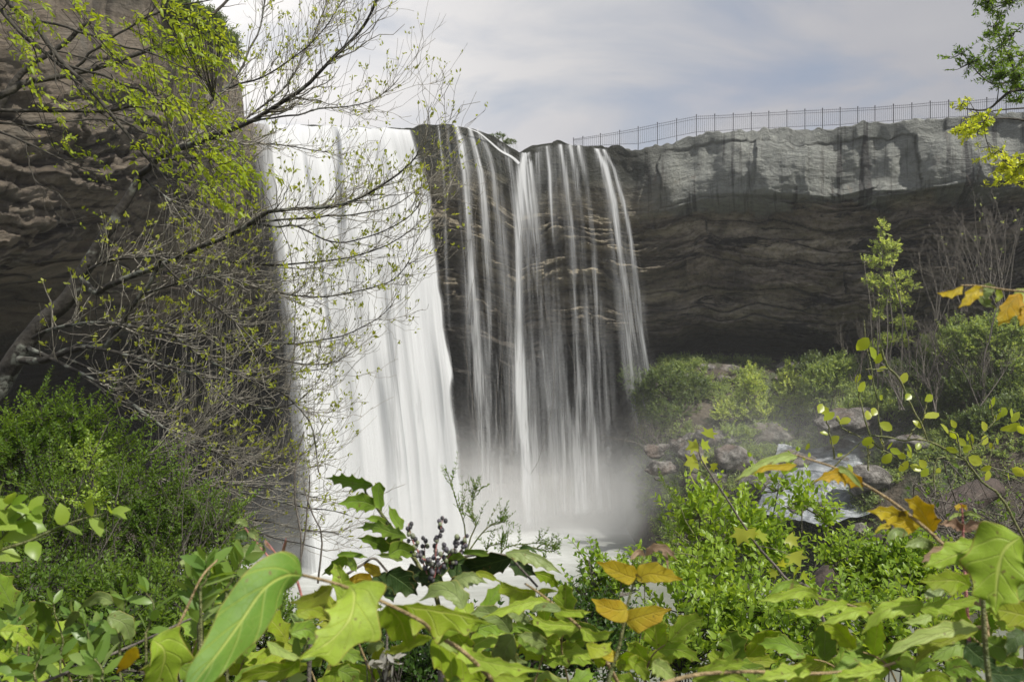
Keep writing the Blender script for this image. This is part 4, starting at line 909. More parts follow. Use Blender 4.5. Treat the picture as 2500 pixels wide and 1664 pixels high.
BBL = [(62, 18, 40, 22), (30, 60, 30, 25), (180, 25, 45, 22), (250, 60, 40, 18), (350, 70, 50, 26), (400, 30, 60, 26), (270, 100, 34, 16), (395, 100, 60, 30), (470, 60, 60, 30), (330, 165, 60, 22), (440, 125, 60, 28), (505, 130, 40, 30), (215, 190, 50, 18), (300, 215, 50, 22), (380, 230, 60, 26), (460, 200, 60, 30), (150, 200, 30, 20), (95, 220, 26, 14), (180, 245, 40, 16), (120, 265, 30, 10),
       (430, 270, 60, 24), (500, 270, 50, 24), (330, 290, 40, 18), (370, 320, 36, 16), (340, 350, 30, 12), (470, 340, 40, 20), (520, 380, 50, 22), (440, 400, 44, 18), (480, 430, 44, 16), (550, 450, 40, 18), (460, 490, 36, 12), (550, 490, 34, 16), (590, 420, 30, 20), (560, 340, 40, 18), (60, 150, 20, 10), (20, 100, 20, 20), (160, 350, 40, 12)]
cent = np.array([P(x, y, 5.15+.5*math.sin(i*2.1)) for i, (x, y, a, b) in enumerate(BBL)]); rad = np.array([[a/F*5.2*1.15, .22, b/F*5.2*1.25] for (x, y, a, b) in BBL])
ns_ = 225; w_ = rad[:, 0]*rad[:, 2]; bi = rng.choice(len(cent), ns_, p=w_/w_.sum())
S0 = cent[bi]+norm(rng.normal(size=(ns_, 3)))*rad[bi]*rng.random((ns_, 1))**.4
D = norm(np.array([.85, 0, -.42])+rng.normal(size=(ns_, 3))*.38); tw_ = rng.uniform(.08, .2, ns_); t5 = np.linspace(0, 1, 5)
Q = S0[:, None]+D[:, None]*t5[None, :, None]*tw_[:, None, None]+np.array([0, 0, -.3])*(t5**2)[None, :, None]*tw_[:, None, None]
T.add(Q, .0016*(1-.5*t5)[None]*np.ones((ns_, 1)), 4)
allp = np.concatenate([LQ_.reshape(-1, 3), B1.reshape(-1, 3)]); near = np.array([allp[((allp-s)**2).sum(1).argmin()] for s in S0])
LK = near[:, None]*(1-t5)[None, :, None]+S0[:, None]*t5[None, :, None]+np.array([0, 0, -.03])*(t5*(1-t5)*4)[None, :, None]
T.add(LK, .002*np.ones((ns_, 5)), 4)
T.build('twigs', M_DARKBARK, o)
Lv = Leaves('leaf'); along_leaves(Q, Lv, 5, .045, .019, tilt=(.6, 1.3), up=-.25, wn=.7); tips_leaves(Q, Lv, 2, (.04, .06), (.014, .022), .35, -.3)
along_leaves(LK[::3], Lv, 3, .045, .018, tmin=.5, up=-.2, wn=.7)
sel = B2[rng.random(len(B2)) < .6]; tips_leaves(sel, Lv, 3, (.018, .034), (.01, .016), .6, .1)
Lv.build('foliage', M_BRIGHT, o)

# thin curved limbs low on the left, over the dark cave
o = empty('leaning_sapling', P(150, 1800, 5.6), 'low bare branching sapling arching over the dark hollow above the left bushes', 'tree')
T = Tubes(); limbs = []
T.line(PA([(150, 1800, 5.6), (200, 1400, 5.7), (250, 1250, 5.8), (308, 1169, 5.8)]), .03, .012, 7, K=20, wob=.02)
T.build('trunk', M_DARKBARK, o)
T = Tubes()
limb([(270, 1215), (308, 1172), (379, 1152), (469, 1158), (580, 1183), (670, 1192), (737, 1207), (790, 1215)], 5.8, 5.4, .012, .003)
limb([(330, 1290), (390, 1230), (428, 1200), (491, 1186), (580, 1196), (670, 1218), (759, 1241), (848, 1254)], 5.7, 5.2, .013, .003)
limb([(300, 1300), (350, 1260), (402, 1241), (470, 1258), (580, 1290), (680, 1315), (800, 1345)], 5.6, 5.2, .010, .003)
limb([(450, 1238), (540, 1245), (640, 1270), (740, 1290), (830, 1300)], 5.6, 5.3, .007, .003)
limb([(250, 1190), (330, 1130), (379, 1102), (446, 1071), (500, 1020), (517, 985)], 5.8, 5.8, .006, .003)
T.build('limbs', M_TRUNK, o)
LQ_ = np.array([a for a, b in limbs]); LR_ = np.array([b for a, b in limbs]); T = Tubes()
B1, R1 = spawn(LQ_, LR_, 120, (.2, .6), (15, 45), .03, .12, .2, .5, K=7, rmin=.002, bias=(.5, 0, 0)); T.add(B1, R1, 4)
B2, R2 = spawn(B1, R1, 420, (.08, .25), (20, 60), .1, .4, .2, .6, K=5, rmin=.0016); T.add(B2, R2, 4)
T.build('twigs', M_TWIG_PALE, o)
Lv = Leaves('tiny'); sel = B2[rng.random(len(B2)) < .4]; tips_leaves(sel, Lv, 3, (.02, .04), (.012, .02), .7, .3); Lv.build('buds', M_BUD, o)

# hanging branch of a tree beyond the upper right corner
o = empty('right_corner_tree', P(2900, 1700, 9.0), 'tree beyond the upper right corner, dark branches with small green leaves against the sky', 'tree')
T = Tubes(); limbs = []
T.line(PA([(2900, 1700, 9), (2880, 900, 9), (2820, 300, 9), (2760, -200, 9)]), .22, .1, 10, K=26, wob=.03); T.build('trunk', M_TRUNK, o)
T = Tubes()
limb([(2830, 380), (2700, 290), (2580, 235), (2480, 220), (2440, 245), (2400, 270), (2330, 265)], 9, 8.6, .03, .006)
limb([(2800, 150), (2650, 120), (2560, 150), (2500, 180), (2450, 205), (2400, 190), (2350, 130)], 9, 8.8, .02, .004)
limb([(2480, 190), (2450, 110), (2430, 70), (2410, 60)], 8.8, 8.8, .01, .003)
limb([(2790, 0), (2650, -30), (2550, -20), (2450, -15), (2380, -12), (2330, -20)], 9, 8.6, .02, .004)
limb([(2820, 420), (2700, 330), (2560, 300), (2440, 290), (2370, 300), (2330, 310)], 9, 8.2, .02, .004)
limb([(2830, 500), (2650, 420), (2540, 400), (2490, 395), (2440, 370), (2410, 350)], 9, 8.2, .015, .003)
T.build('limbs', M_DARKBARK, o)
def spray(o, blobs, d, ns_, tw, L, Wd, mat, D0, nl, tpl='tiny', tr_=.003, sd_=.5):
    cent = np.array([P(x, y, d+.25*math.sin(i*1.7)) for i, (x, y, a, b) in enumerate(blobs)]); rad = np.array([[a/F*d, .3, b/F*d] for (x, y, a, b) in blobs])
    w_ = rad[:, 0]*rad[:, 2]; bi = rng.choice(len(cent), ns_, p=w_/w_.sum())
    S0 = cent[bi]+norm(rng.normal(size=(ns_, 3)))*rad[bi]*rng.random((ns_, 1))**.5*.8
    D = norm(np.array(D0)+rng.normal(size=(ns_, 3))*sd_); tw_ = rng.uniform(.6, 1.2, ns_)*tw
    Q = S0[:, None]+D[:, None]*t5[None, :, None]*tw_[:, None, None]
    T2 = Tubes(); T2.add(Q, tr_*(1-.5*t5)[None]*np.ones((ns_, 1)), 4)
    allp = np.concatenate([a for a, b in limbs]+[cent]); near = np.array([allp[((allp-s)**2).sum(1).argmin()] for s in S0])
    LK = near[:, None]*(1-t5)[None, :, None]+S0[:, None]*t5[None, :, None]
    T2.add(LK, tr_*1.2*np.ones((ns_, 5)), 4)
    lim = np.concatenate([a for a, b in limbs]); 
    for c in cent:
        nr = lim[((lim-c)**2).sum(1).argmin()]; T2.line([nr, (nr+c)/2+[0, 0, -.03], c], tr_*2, tr_*1.2, 4, K=8)
    T2.build('twigs', M_DARKBARK, o)
    Lv = Leaves(tpl); along_leaves(Q, Lv, nl, L, Wd, up=0, wn=.8); Lv.build('foliage', mat, o)
spray(o, [(2430, 62, 20, 12), (2420, 85, 14, 18), (2445, 110, 22, 20), (2478, 78, 12, 20), (2465, 140, 18, 24), (2490, 150, 16, 20), (2345, 132, 14, 7), (2370, 155, 22, 14), (2400, 165, 24, 12), (2425, 165, 30, 16), (2440, 190, 30, 14), (2475, 195, 26, 20), (2490, 215, 22, 20), (2410, 5, 40, 8), (2460, 8, 40, 14), (2490, 240, 20, 14)],
      8.7, 300, .14, .055, .022, M_MIDGREEN, (-.2, 0, .2), 5)
o2 = empty('right_corner_tree', P(2860, 1650, 7.6), 'tree at the right edge with clumps of lime yellow leaves over the cliff', 'tree')
T = Tubes(); limbs = []
T.line(PA([(2860, 1650, 7.6), (2840, 900, 7.6), (2760, 380, 7.6), (2700, 240, 7.6)]), .1, .05, 8, K=24, wob=.03); T.build('trunk', M_TRUNK, o2)
T = Tubes()
limb([(2720, 300), (2600, 270), (2520, 262), (2440, 268), (2400, 278), (2350, 290)], 7.6, 7.4, .012, .003)
limb([(2740, 350), (2620, 370), (2540, 400), (2480, 410), (2440, 380), (2410, 355)], 7.6, 7.3, .010, .002)
limb([(2745, 380), (2620, 430), (2540, 445), (2480, 450), (2430, 450)], 7.6, 7.3, .008, .002)
T.build('limbs', M_DARKBARK, o2)
spray(o2, [(2340, 320, 16, 10), (2362, 306, 18, 12), (2385, 318, 22, 14), (2400, 298, 14, 14), (2365, 245, 16, 6), (2350, 252, 14, 6), (2412, 358, 14, 7), (2425, 375, 18, 9), (2455, 392, 18, 14), (2470, 412, 30, 16), (2490, 402, 18, 18), (2432, 448, 16, 7), (2470, 445, 12, 10), (2498, 440, 10, 10)],
      7.4, 170, .07, .05, .026, M_VINE, (0, 0, .1), 4, 'leaf', .0022)
# bare brambles beside it
# ------------------------------------------------------------------ bushes on the near slope, left
GL = 'leafy bushes below the leaning tree'
bush('privet_bush', 'fine-leaved bright green bush with pointed plumes at the left edge under the trunk', 'bush', (60, 1500, 5.5), [(110, 1010, 5.4, 55, 26), (220, 1025, 5.4, 60, 14), (60, 1060, 5.4, 60, 30), (150, 1060, 5.4, 70, 28), (250, 1100, 5.4, 70, 26), (70, 1120, 5.2, 90, 45), (330, 1115, 5.4, 30, 12), (15, 1100, 5.3, 40, 50), (180, 1130, 5.3, 90, 36)], 400, .25, .034, .016, M_MIDGREEN, M_DARKBARK, 'tiny', 13, up=.25, group=GL, bias=(.45, 0, 0), stems=12, sr=.010, tr_=.0022)
bush('privet_bush', 'broad feathery dark green bush filling the lower left under the bare limbs', 'bush', (300, 1700, 4.8), [(150, 1220, 4.9, 130, 70), (330, 1200, 4.8, 110, 50), (430, 1180, 4.8, 26, 14), (420, 1250, 4.8, 100, 50), (280, 1310, 4.7, 180, 80), (480, 1330, 4.7, 100, 60), (120, 1340, 4.6, 150, 70), (520, 1290, 4.7, 50, 28), (560, 1270, 4.7, 36, 16), (400, 1400, 4.6, 200, 60)], 960, .25, .030, .014, M_MIDGREEN, M_DARKBARK, 'tiny', 13, up=.2, group=GL, bias=(.35, 0, 0), stems=20, sr=.009, tr_=.002)
bush('privet_bush', 'shaded olive green undergrowth bush along the bottom left', 'bush', (300, 2100, 3.6), [(100, 1480, 3.8, 180, 90), (350, 1490, 3.8, 200, 90), (560, 1450, 3.9, 90, 70), (620, 1580, 3.6, 160, 90), (250, 1600, 3.6, 300, 70)], 1300, .17, .032, .016, M_MIDGREEN, M_DARKBARK, 'tiny', 9, up=.2, group=GL, stems=16, sr=.008, tr_=.002)
bush('privet_bush', 'sunlit yellow-green tuft poking out of the dark left bush', 'bush', (215, 1500, 4.2), [(210, 1225, 4.2, 34, 20), (235, 1240, 4.2, 30, 16), (215, 1130, 4.4, 22, 30), (222, 1095, 4.5, 20, 16)], 60, .10, .026, .015, M_PRIVET, M_DARKBARK, 'leaf', 5, up=.5, group=GL, stems=5, sr=.004, tr_=.0015)
o = empty('dead_sprays', np.array([-3.6, 4.9, float(HT(-3.6, 4.9))]), 'dry brown leafless twigs poking out of the dark left bushes', 'shrub'); T = Tubes(); main = []; rr = []
for k in range(34):
    a = P(rng.uniform(40, 560), rng.uniform(1330, 1560), rng.uniform(4.2, 4.9)); b_ = a+np.array([rng.uniform(-.1, .35), rng.uniform(-.25, .05), rng.uniform(.35, .75)]); main.append(resample([a, (a+b_)/2+rng.normal(size=3)*.05, b_], 8)); rr.append(np.linspace(.004, .0018, 8))
main = np.array(main); rr = np.array(rr); T.add(main, rr, 4); Q, R_ = spawn(main, rr, 260, (.08, .26), (20, 50), .1, .1, .2, .6, rmin=.0013); T.add(Q, R_, 3)
for a in main[::3]: T.line([a[0], a[0]*.5+np.array(o.location)*.5, np.array(o.location)], .005, .008, 4, K=6)
T.build('stems', M_BROWN, o)
# right: privet in front of the pool
GR = 'privet bushes in front of the pool'
bush('privet_bush', 'bright green privet bush right of the orange leaves, in front of the pool', 'bush', (1800, 2000, 3.4), [(1720, 1240, 3.3, 50, 26), (1700, 1270, 3.3, 50, 26), (1690, 1320, 3.3, 50, 36), (1770, 1320, 3.3, 80, 40), (1830, 1280, 3.4, 60, 26), (1860, 1330, 3.4, 80, 40), (1940, 1215, 3.5, 50, 18), (1980, 1235, 3.5, 50, 22), (2030, 1280, 3.5, 40, 26), (1730, 1400, 3.2, 80, 50), (1870, 1390, 3.3, 50, 30), (1690, 1390, 3.2, 40, 30), (1890, 1190, 3.5, 40, 14)], 215, .14, .042, .022, M_PRIVET, M_BROWN, 'leaf', 6, up=.55, group=GR, stems=14, sr=.007, tr_=.0017)
bush('privet_bush', 'denser darker privet bush below the bright one, bottom right of centre', 'bush', (1760, 2200, 2.9), [(1680, 1480, 2.9, 70, 30), (1770, 1490, 2.9, 120, 40), (1900, 1500, 2.9, 110, 40), (1720, 1570, 2.8, 150, 60), (1900, 1580, 2.8, 180, 60), (2080, 1540, 2.8, 140, 50), (1600, 1600, 2.8, 110, 40), (2250, 1560, 2.7, 160, 80)], 500, .16, .038, .021, M_PRIVET, M_DARKBARK, 'leaf', 6, up=.45, group=GR, stems=18, sr=.007, tr_=.0017)
bush('privet_bush', 'small light green privet shoot left of the orange leaves, before the pool', 'bush', (1480, 1900, 2.6), [(1440, 1375, 2.6, 10, 16), (1475, 1390, 2.6, 40, 16), (1535, 1380, 2.6, 34, 14), (1435, 1430, 2.6, 44, 22), (1490, 1430, 2.6, 50, 26), (1460, 1480, 2.6, 50, 26), (1555, 1420, 2.6, 34, 22)], 105, .08, .027, .015, M_PRIVET, M_BROWN, 'leaf', 5, up=.7, group=GR, stems=7, sr=.004, tr_=.0014)
bush('privet_bush', 'privet tuft in front of the fallen log on the right', 'bush', (2170, 2000, 3.2), [(2180, 1380, 3.2, 60, 30), (2240, 1370, 3.2, 60, 26), (2120, 1420, 3.2, 70, 30), (2220, 1430, 3.2, 90, 34), (2060, 1370, 3.2, 40, 26)], 280, .12, .032, .018, M_PRIVET, M_DARKBARK, 'leaf', 6, up=.6, group=GR, stems=8, sr=.005, tr_=.0016)
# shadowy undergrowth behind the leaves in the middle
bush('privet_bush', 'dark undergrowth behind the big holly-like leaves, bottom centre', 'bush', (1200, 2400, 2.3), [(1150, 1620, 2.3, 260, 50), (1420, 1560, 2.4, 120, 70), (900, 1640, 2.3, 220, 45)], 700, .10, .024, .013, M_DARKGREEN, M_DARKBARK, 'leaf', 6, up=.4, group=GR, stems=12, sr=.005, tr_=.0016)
# feathery weeds in front of the mist
def feather(label, stems_, d, tw, nl=6):
    o = empty('feathery_weed', P(stems_[0][0][0], stems_[0][0][1], d), label, 'plant', 'fine feathery weeds before the mist')
    T = Tubes(); mm = []; rr = []
    for pts in stems_:
        q, r = T.line(PA([(x, y, d) for x, y in pts]), .0022, .0008, 5, K=14, wob=.003); mm.append(q); rr.append(r)
    Q, R = spawn(np.array(mm), np.array(rr), len(mm)*11, (tw*.5, tw), (30, 60), .25, .2, .25, .6, K=5, rmin=.0007); T.add(Q, R, 4)
    T.build('stems', M_STEM, o); Lv = Leaves('tiny'); along_leaves(Q, Lv, nl, .012, .0045, tmin=.2, up=.4); along_leaves(np.array(mm), Lv, 14, .012, .0045, tmin=.4, up=.4); Lv.build('foliage', M_MIDGREEN, o)
feather('tall feathery weed rising beside the berries, left one', [[(1140, 1340), (1130, 1270), (1105, 1200), (1090, 1140)], [(1140, 1340), (1160, 1280), (1150, 1230), (1165, 1195)], [(1145, 1340), (1185, 1290), (1220, 1275), (1235, 1270)]], 2.0, .07)
feather('low feathery weed spreading right above the pale curled leaf', [[(1210, 1400), (1230, 1340), (1290, 1325), (1350, 1330)], [(1200, 1390), (1190, 1340), (1230, 1320)], [(1215, 1390), (1280, 1335), (1340, 1345), (1365, 1335)]], 2.0, .06)
feather('feathery weed leaning left out of the bright privet bush', [[(1690, 1300), (1660, 1240), (1640, 1200), (1620, 1175)], [(1680, 1320), (1640, 1290), (1610, 1265)], [(1700, 1360), (1650, 1340), (1625, 1290)]], 2.8, .09)
# fallen log
o = empty('fallen_log', P(2050, 1420, 3.9), 'dark rotting fallen log slanting behind the right privet', 'log'); T = Tubes()
q = resample(PA([(1975, 1480, 3.8), (2040, 1410, 3.9), (2120, 1360, 4.1), (2220, 1300, 4.3), (2330, 1235, 4.6), (2420, 1190, 4.9)]), 60)
an = np.arange(22)/22*2*np.pi; Tn = norm(np.gradient(q, axis=0)); A_ = norm(np.cross(Tn, [0, 0, 1])); Bn = np.cross(Tn, A_)
rr = .075+.012*fbm(np.linspace(0, 6, 60)[:, None]*1.0, np.cos(an)[None]*1.5, np.sin(an)[None]*1.5, 3, 4)*2.2; rr[0] *= .5
V = q[:, None]+rr[..., None]*(np.cos(an)[None, :, None]*A_[:, None]+np.sin(an)[None, :, None]*Bn[:, None])
mesh_obj('log', V.reshape(-1, 3), grid_faces(60, 22, True), bark_mat('rotten_wood', (.02, .016, .014), (.085, .065, .055), 18), o)
T.line([q[20], q[20]+[.1, -.1, .16], q[20]+[.12, -.15, .3]], .016, .006, 6, wob=.01); T.build('stub', M_DARKBARK, o); T = Tubes(); T.line([q[38], q[38]+[.05, -.05, .14]], .02, .01, 6); T.build('stub', M_DARKBARK, o)
# dry brambles at the far right
o = empty('bramble', P(2440, 1400, 3.4), 'tangle of dry bare bramble stems at the right edge behind the big leaf', 'plant'); T = Tubes()
main = []; rr = []
for k in range(44):
    a = P(rng.uniform(2260, 2620), rng.uniform(1330, 1450), rng.uniform(3.2, 4.2)); b_ = P(rng.uniform(2180, 2600), rng.uniform(1130, 1330), rng.uniform(3.2, 4.2)); q = resample([a, (a+b_)/2+rng.normal(size=3)*.12, b_], 10); main.append(q); rr.append(np.linspace(.0045, .002, 10))
main = np.array(main); rr = np.array(rr); T.add(main, rr, 4); Q, R = spawn(main, rr, 420, (.1, .35), (30, 80), .0, -.1, .1, .6, rmin=.0014, wob=.12); T.add(Q, R, 3)
T.build('stems', M_BROWN, o); Lv = Leaves('tiny'); tips_leaves(Q[:150], Lv, 2, (.02, .035), (.01, .018)); Lv.build('foliage', M_MIDGREEN, o)
# ------------------------------------------------------------------ the big spiny leaves in front
def mah_mat(name, c1, c2, edge, vein, tr=.4, rough=.5, tint=(1.7, 1.7, .5), spot=None):
    m, t = nt(name); uvn = N(t, 'ShaderNodeUVMap'); sx = N(t, 'ShaderNodeSeparateXYZ'); t.links.new(uvn.outputs[0], sx.inputs[0])
    au = math_(t, 'ABSOLUTE', math_(t, 'MULTIPLY_ADD', sx.outputs[0], 2, -1)); v = sx.outputs[1]
    g = geo(t)
    col = mixc(t, attr(t, 'rnd'), c1, c2)
    nz = noise(t, g, 38, 4, .6)
    nb = noise(t, g, 12, 3)
    col = mixc(t, math_(t, 'MULTIPLY', nz, .35), col, tuple(c*.62 for c in c1))
    col = mixc(t, ramp(t, [(.45, 0), (.7, .55)], nb).outputs[0], col, edge)
    mid = ramp(t, [(.0, 1), (.035, .9), (.075, 0)], au).outputs[0]
    wv = math_(t, 'MULTIPLY_ADD', math_(t, 'SUBTRACT', nb, .5), .10, math_(t, 'SUBTRACT', v, math_(t, 'MULTIPLY', au, .26)))
    lt = math_(t, 'ABSOLUTE', math_(t, 'SUBTRACT', math_(t, 'FRACT', math_(t, 'MULTIPLY', wv, 5.0)), .5))
    lat = ramp(t, [(.0, .75), (.03, .5), (.09, 0)], lt).outputs[0]
    vo = N(t, 'ShaderNodeTexVoronoi', feature='DISTANCE_TO_EDGE', inp={'Scale': 130}); t.links.new(g, vo.inputs['Vector'])
    net = ramp(t, [(.0, .24), (.06, 0)], vo.outputs['Distance']).outputs[0]
    vn = math_(t, 'MAXIMUM', mid, math_(t, 'MAXIMUM', math_(t, 'MULTIPLY', lat, .8), math_(t, 'MULTIPLY', net, .6)))
    col = mixc(t, math_(t, 'MULTIPLY', vn, .7), col, vein)
    rim_ = ramp(t, [(.93, 0), (.985, .8)], au).outputs[0]
    col = mixc(t, rim_, col, (.42, .33, .10))
    # small blemishes with a shape of their own
    bl = ramp(t, [(.66, 0), (.69, .8)], noise(t, g, 75, 3, .6)).outputs[0]
    col = mixc(t, ramp(t, [(.38, .4), (.5, 0)], noise(t, g, 22, 5, .7)).outputs[0], col, tuple(c*.55 for c in c1))
    col = mixc(t, bl, col, spot or (.18, .14, .05))
    b = N(t, 'ShaderNodeBsdfPrincipled', inp={'Roughness': rough, 'Specular IOR Level': .3}); t.links.new(col, b.inputs['Base Color'])
    rr = math_(t, 'MULTIPLY_ADD', nz, .25, rough-.1); t.links.new(rr, b.inputs['Roughness'])
    h = math_(t, 'SUBTRACT', math_(t, 'MULTIPLY', nb, 1.6), math_(t, 'MULTIPLY', vn, .55)); bp = N(t, 'ShaderNodeBump', inp={'Strength': .7, 'Distance': .002}); t.links.new(h, bp.inputs['Height']); t.links.new(bp.outputs[0], b.inputs['Normal'])
    tl = N(t, 'ShaderNodeBsdfTranslucent'); t.links.new(mixc(t, 1.0, col, tint, 'MULTIPLY'), tl.inputs['Color']); t.links.new(bp.outputs[0], tl.inputs['Normal'])
    mx = N(t, 'ShaderNodeMixShader', inp={0: tr}); t.links.new(b.outputs[0], mx.inputs[1]); t.links.new(tl.outputs[0], mx.inputs[2]); finish(t, mx.outputs[0]); return m
MM = {
 'H': mah_mat('deep_green_big_leaf', (.13, .27, .035), (.20, .36, .055), (.26, .38, .06), (.52, .58, .14), tr=.3),
 'L': mah_mat('lime_spiny_leaf', (.30, .44, .04), (.42, .54, .07), (.38, .50, .07), (.55, .60, .18)),
 'P': mah_mat('pale_spiny_leaf', (.34, .46, .12), (.42, .52, .17), (.44, .50, .16), (.58, .62, .28), tr=.35),
 'M': mah_mat('mid_green_spiny_leaf', (.20, .34, .035), (.30, .44, .05), (.17, .24, .05), (.28, .36, .12), tr=.35),
 'D': mah_mat('dark_spiny_leaf', (.035, .075, .018), (.06, .12, .025), (.08, .11, .03), (.13, .2, .06), tr=.25),
 'G': mah_mat('golden_spiny_leaf', (.62, .56, .04), (.68, .56, .05), (.66, .40, .04), (.7, .64, .2), tr=.6, tint=(1.4, 1.3, .3)),
 'O': mah_mat('orange_spiny_leaf', (.60, .58, .06), (.66, .55, .07), (.64, .36, .07), (.6, .52, .1), tr=.6, tint=(1.5, 1.3, .3)),
 'K': mah_mat('pink_brown_spiny_leaf', (.38, .27, .17), (.42, .30, .20), (.42, .22, .18), (.5, .4, .28), tr=.3, tint=(1.4, 1.2, .7)),
 'Y': mah_mat('yellow_green_spiny_leaf', (.30, .42, .03), (.42, .52, .05), (.36, .33, .05), (.5, .52, .15), tr=.5),
 'E': mah_mat('dull_grey_green_spiny_leaf', (.23, .32, .10), (.31, .39, .13), (.24, .29, .13), (.36, .42, .2), tr=.3, rough=.4),
}
def R(reg, x, y):
    ox, oy, s = {'A': (0, 964, 2.24), 'B': (700, 1064, 2.613), 'C': (1500, 700, 2.24), 'D': (1600, 1064, 2.613), 'T': (1500, 200, 2.354), 'V': (1900, 780, 3.92), 'S': (0, 0, 1)}[reg]
    return ox+x/s, oy+y/s
def pts3(reg, pts, d0, d1=None):
    n = len(pts); d1 = d0 if d1 is None else d1
    return PA([(*R(reg, p[0], p[1]), p[2] if len(p) > 2 else d0+(d1-d0)*i/max(1, n-1)) for i, p in enumerate(pts)])
SCL = {'A': 2.24, 'B': 2.613, 'C': 2.24, 'D': 2.613, 'T': 2.354, 'V': 3.92, 'S': 1}
def hleaf(parent, reg, pts, wl, wr, k, d0, d1=None, roll=0, fold=.25, ns=3, sp=.30, wave=.10, shade=None, seed=None, peak=.42, name='leaf'):
    """one spiny leaflet. pts: its midrib from base to tip; wl/wr: half widths left and right of it, in the same zoomed pixels"""
    c = pts3(reg, pts, d0, d1); sg = 6; ints = ns+1; nv = ints*sg+1
    sd = seed if seed is not None else int(abs(pts[0][0]*3+pts[0][1]*7)) % 999
    rg = np.random.default_rng(sd)
    tk = np.concatenate([[0], np.sort(np.linspace(.17, .80, ns)+rg.uniform(-.03, .03, ns)) if ns else [], [1.0]])
    v = np.concatenate([np.linspace(tk[i], tk[i+1], sg, endpoint=False) for i in range(ints)]+[[1.0]])
    q0 = resample(c, 80); q = np.stack([np.interp(v, np.linspace(0, 1, 80), q0[:, i]) for i in range(3)], -1)
    T_ = norm(np.gradient(q0, axis=0)); T_ = norm(np.stack([np.interp(v, np.linspace(0, 1, 80), T_[:, i]) for i in range(3)], -1))
    C = norm(np.array([0, 0, CAMZ])-q); Nn = norm(C-(C*T_).sum(1, keepdims=True)*T_)
    Sd = np.cross(T_, Nn); rl = math.radians(roll)
    N2 = Nn*math.cos(rl)+Sd*math.sin(rl); S2 = Sd*math.cos(rl)-Nn*math.sin(rl)
    # outline: ovate with a spine at each tk
    w0 = np.sin(np.pi*np.clip(v, 0, 1)**(math.log(.5)/math.log(peak)))**.62
    w0 = w0*(1-.25*v)
    loc = np.zeros(nv)
    for i in range(ints):
        a, b_ = tk[i], tk[i+1]; s = (v-a)/(b_-a); inside = (v >= a-1e-9) & (v <= b_+1e-9)
        near = np.minimum(s if i > 0 else 1, (1-s)); dist = np.where(i > 0, np.minimum(s, 1-s), 1-s)
        loc = np.where(inside, np.maximum(loc, (1-np.clip(dist*2, 0, 1))**2.6), loc)
    tipf = sstep(.80, 1.0, v)
    w = w0*(1-sp*.85+sp*1.25*loc*(1-tipf)); w[-1] = .004; w[0] = .02
    w = np.where(v > tk[-2], np.maximum(w*(1-.55*((v-tk[-2])/(1-tk[-2]))**.6), .004), w)
    dm = q[:, 1]; px = SCL[reg]
    cr_ = max(abs(math.cos(rl)), .45)
    HL = wl/px/F*dm/cr_; HR = wr/px/F*dm/cr_
    us = np.array([-1, -.82, -.55, -.27, 0, .27, .55, .82, 1.])
    rows = []
    for u in us:
        H = np.where(u < 0, HL, HR); off = np.abs(u)*w*H
        # edges lift or droop, spines poke up and down in turn
        lift = fold*np.abs(u)**1.3*w*H+wave*H*np.abs(u)**3*(np.sin(v*np.pi*2*(ns+.5)+(0 if u < 0 else 1.7)+sd)*.8+loc*.9)
        rake = .10*loc*np.abs(u)**3*H
        rows.append(q+S2*(np.sign(u)*off)[:, None]+N2*lift[:, None]+T_*rake[:, None])
    V = np.stack(rows, 1)
    uv = np.stack(np.broadcast_arrays(us[None]*.5+.5, v[:, None]), -1)
    nt_ = len(us); n1 = nv*nt_
    V1 = V.reshape(-1, 3); rn = rg.random() if shade is None else shade
    # a real, thin blade: a second skin just under the first, joined at the margin
    V2 = (V-N2[:, None]*.00035).reshape(-1, 3)
    f1 = grid_faces(nv, nt_); f2 = f1[:, ::-1]+n1
    edge = []
    i = np.arange(nv-1)
    for col in (0, nt_-1):
        a = i*nt_+col; b_ = (i+1)*nt_+col; e = np.stack([a, b_, b_+n1, a+n1], -1); edge.append(e if col else e[:, ::-1])
    o = mesh_obj(name, np.concatenate([V1, V2]), [f1] if True else None, MM[k], parent, attrs={'rnd': np.full(2*n1, rn)}, uv=np.concatenate([uv.reshape(-1, 2)]*2)) if False else \
        mesh_obj(name, V1, [f1], MM[k], parent, attrs={'rnd': np.full(n1, rn)}, uv=uv.reshape(-1, 2))
    sol = o.modifiers.new('blade', 'SOLIDIFY'); sol.thickness = .0004; sol.offset = -1
    sub = o.modifiers.new('smooth', 'SUBSURF'); sub.levels = 1; sub.render_levels = 1; sub.subdivision_type = 'CATMULL_CLARK'
    return o
def stalk(parent, reg, pts, d0, d1, r0, r1, mat, T=None):
    t_ = T or Tubes(); q, r = t_.line(pts3(reg, pts, d0, d1), r0, r1, 8, K=40)
    if T is None: t_.build('stalk', mat, parent)
    return q
GM = 'holly-leaved shrubs in the foreground'
def plant(label, px, py, d, cat='shrub', name='spiny_leaved_shrub', grp=GM):
    p = P(px, py, d); p[2] = float(HT(p[0], p[1])); return empty(name, p, label, cat, grp)
def foot(o, reg, x, y, d, r=.005, mat=None):
    """carry the stalk on down to the soil, below the frame"""
    a = pts3(reg, [(x, y)], d)[0]; b_ = np.array(o.location); T = Tubes(); T.line([a, a*.75+b_*.25+[0, 0, -.1], a*.3+b_*.7, b_], r, r*1.6, 8, K=24); T.build('stem', mat or M_BROWN, o)

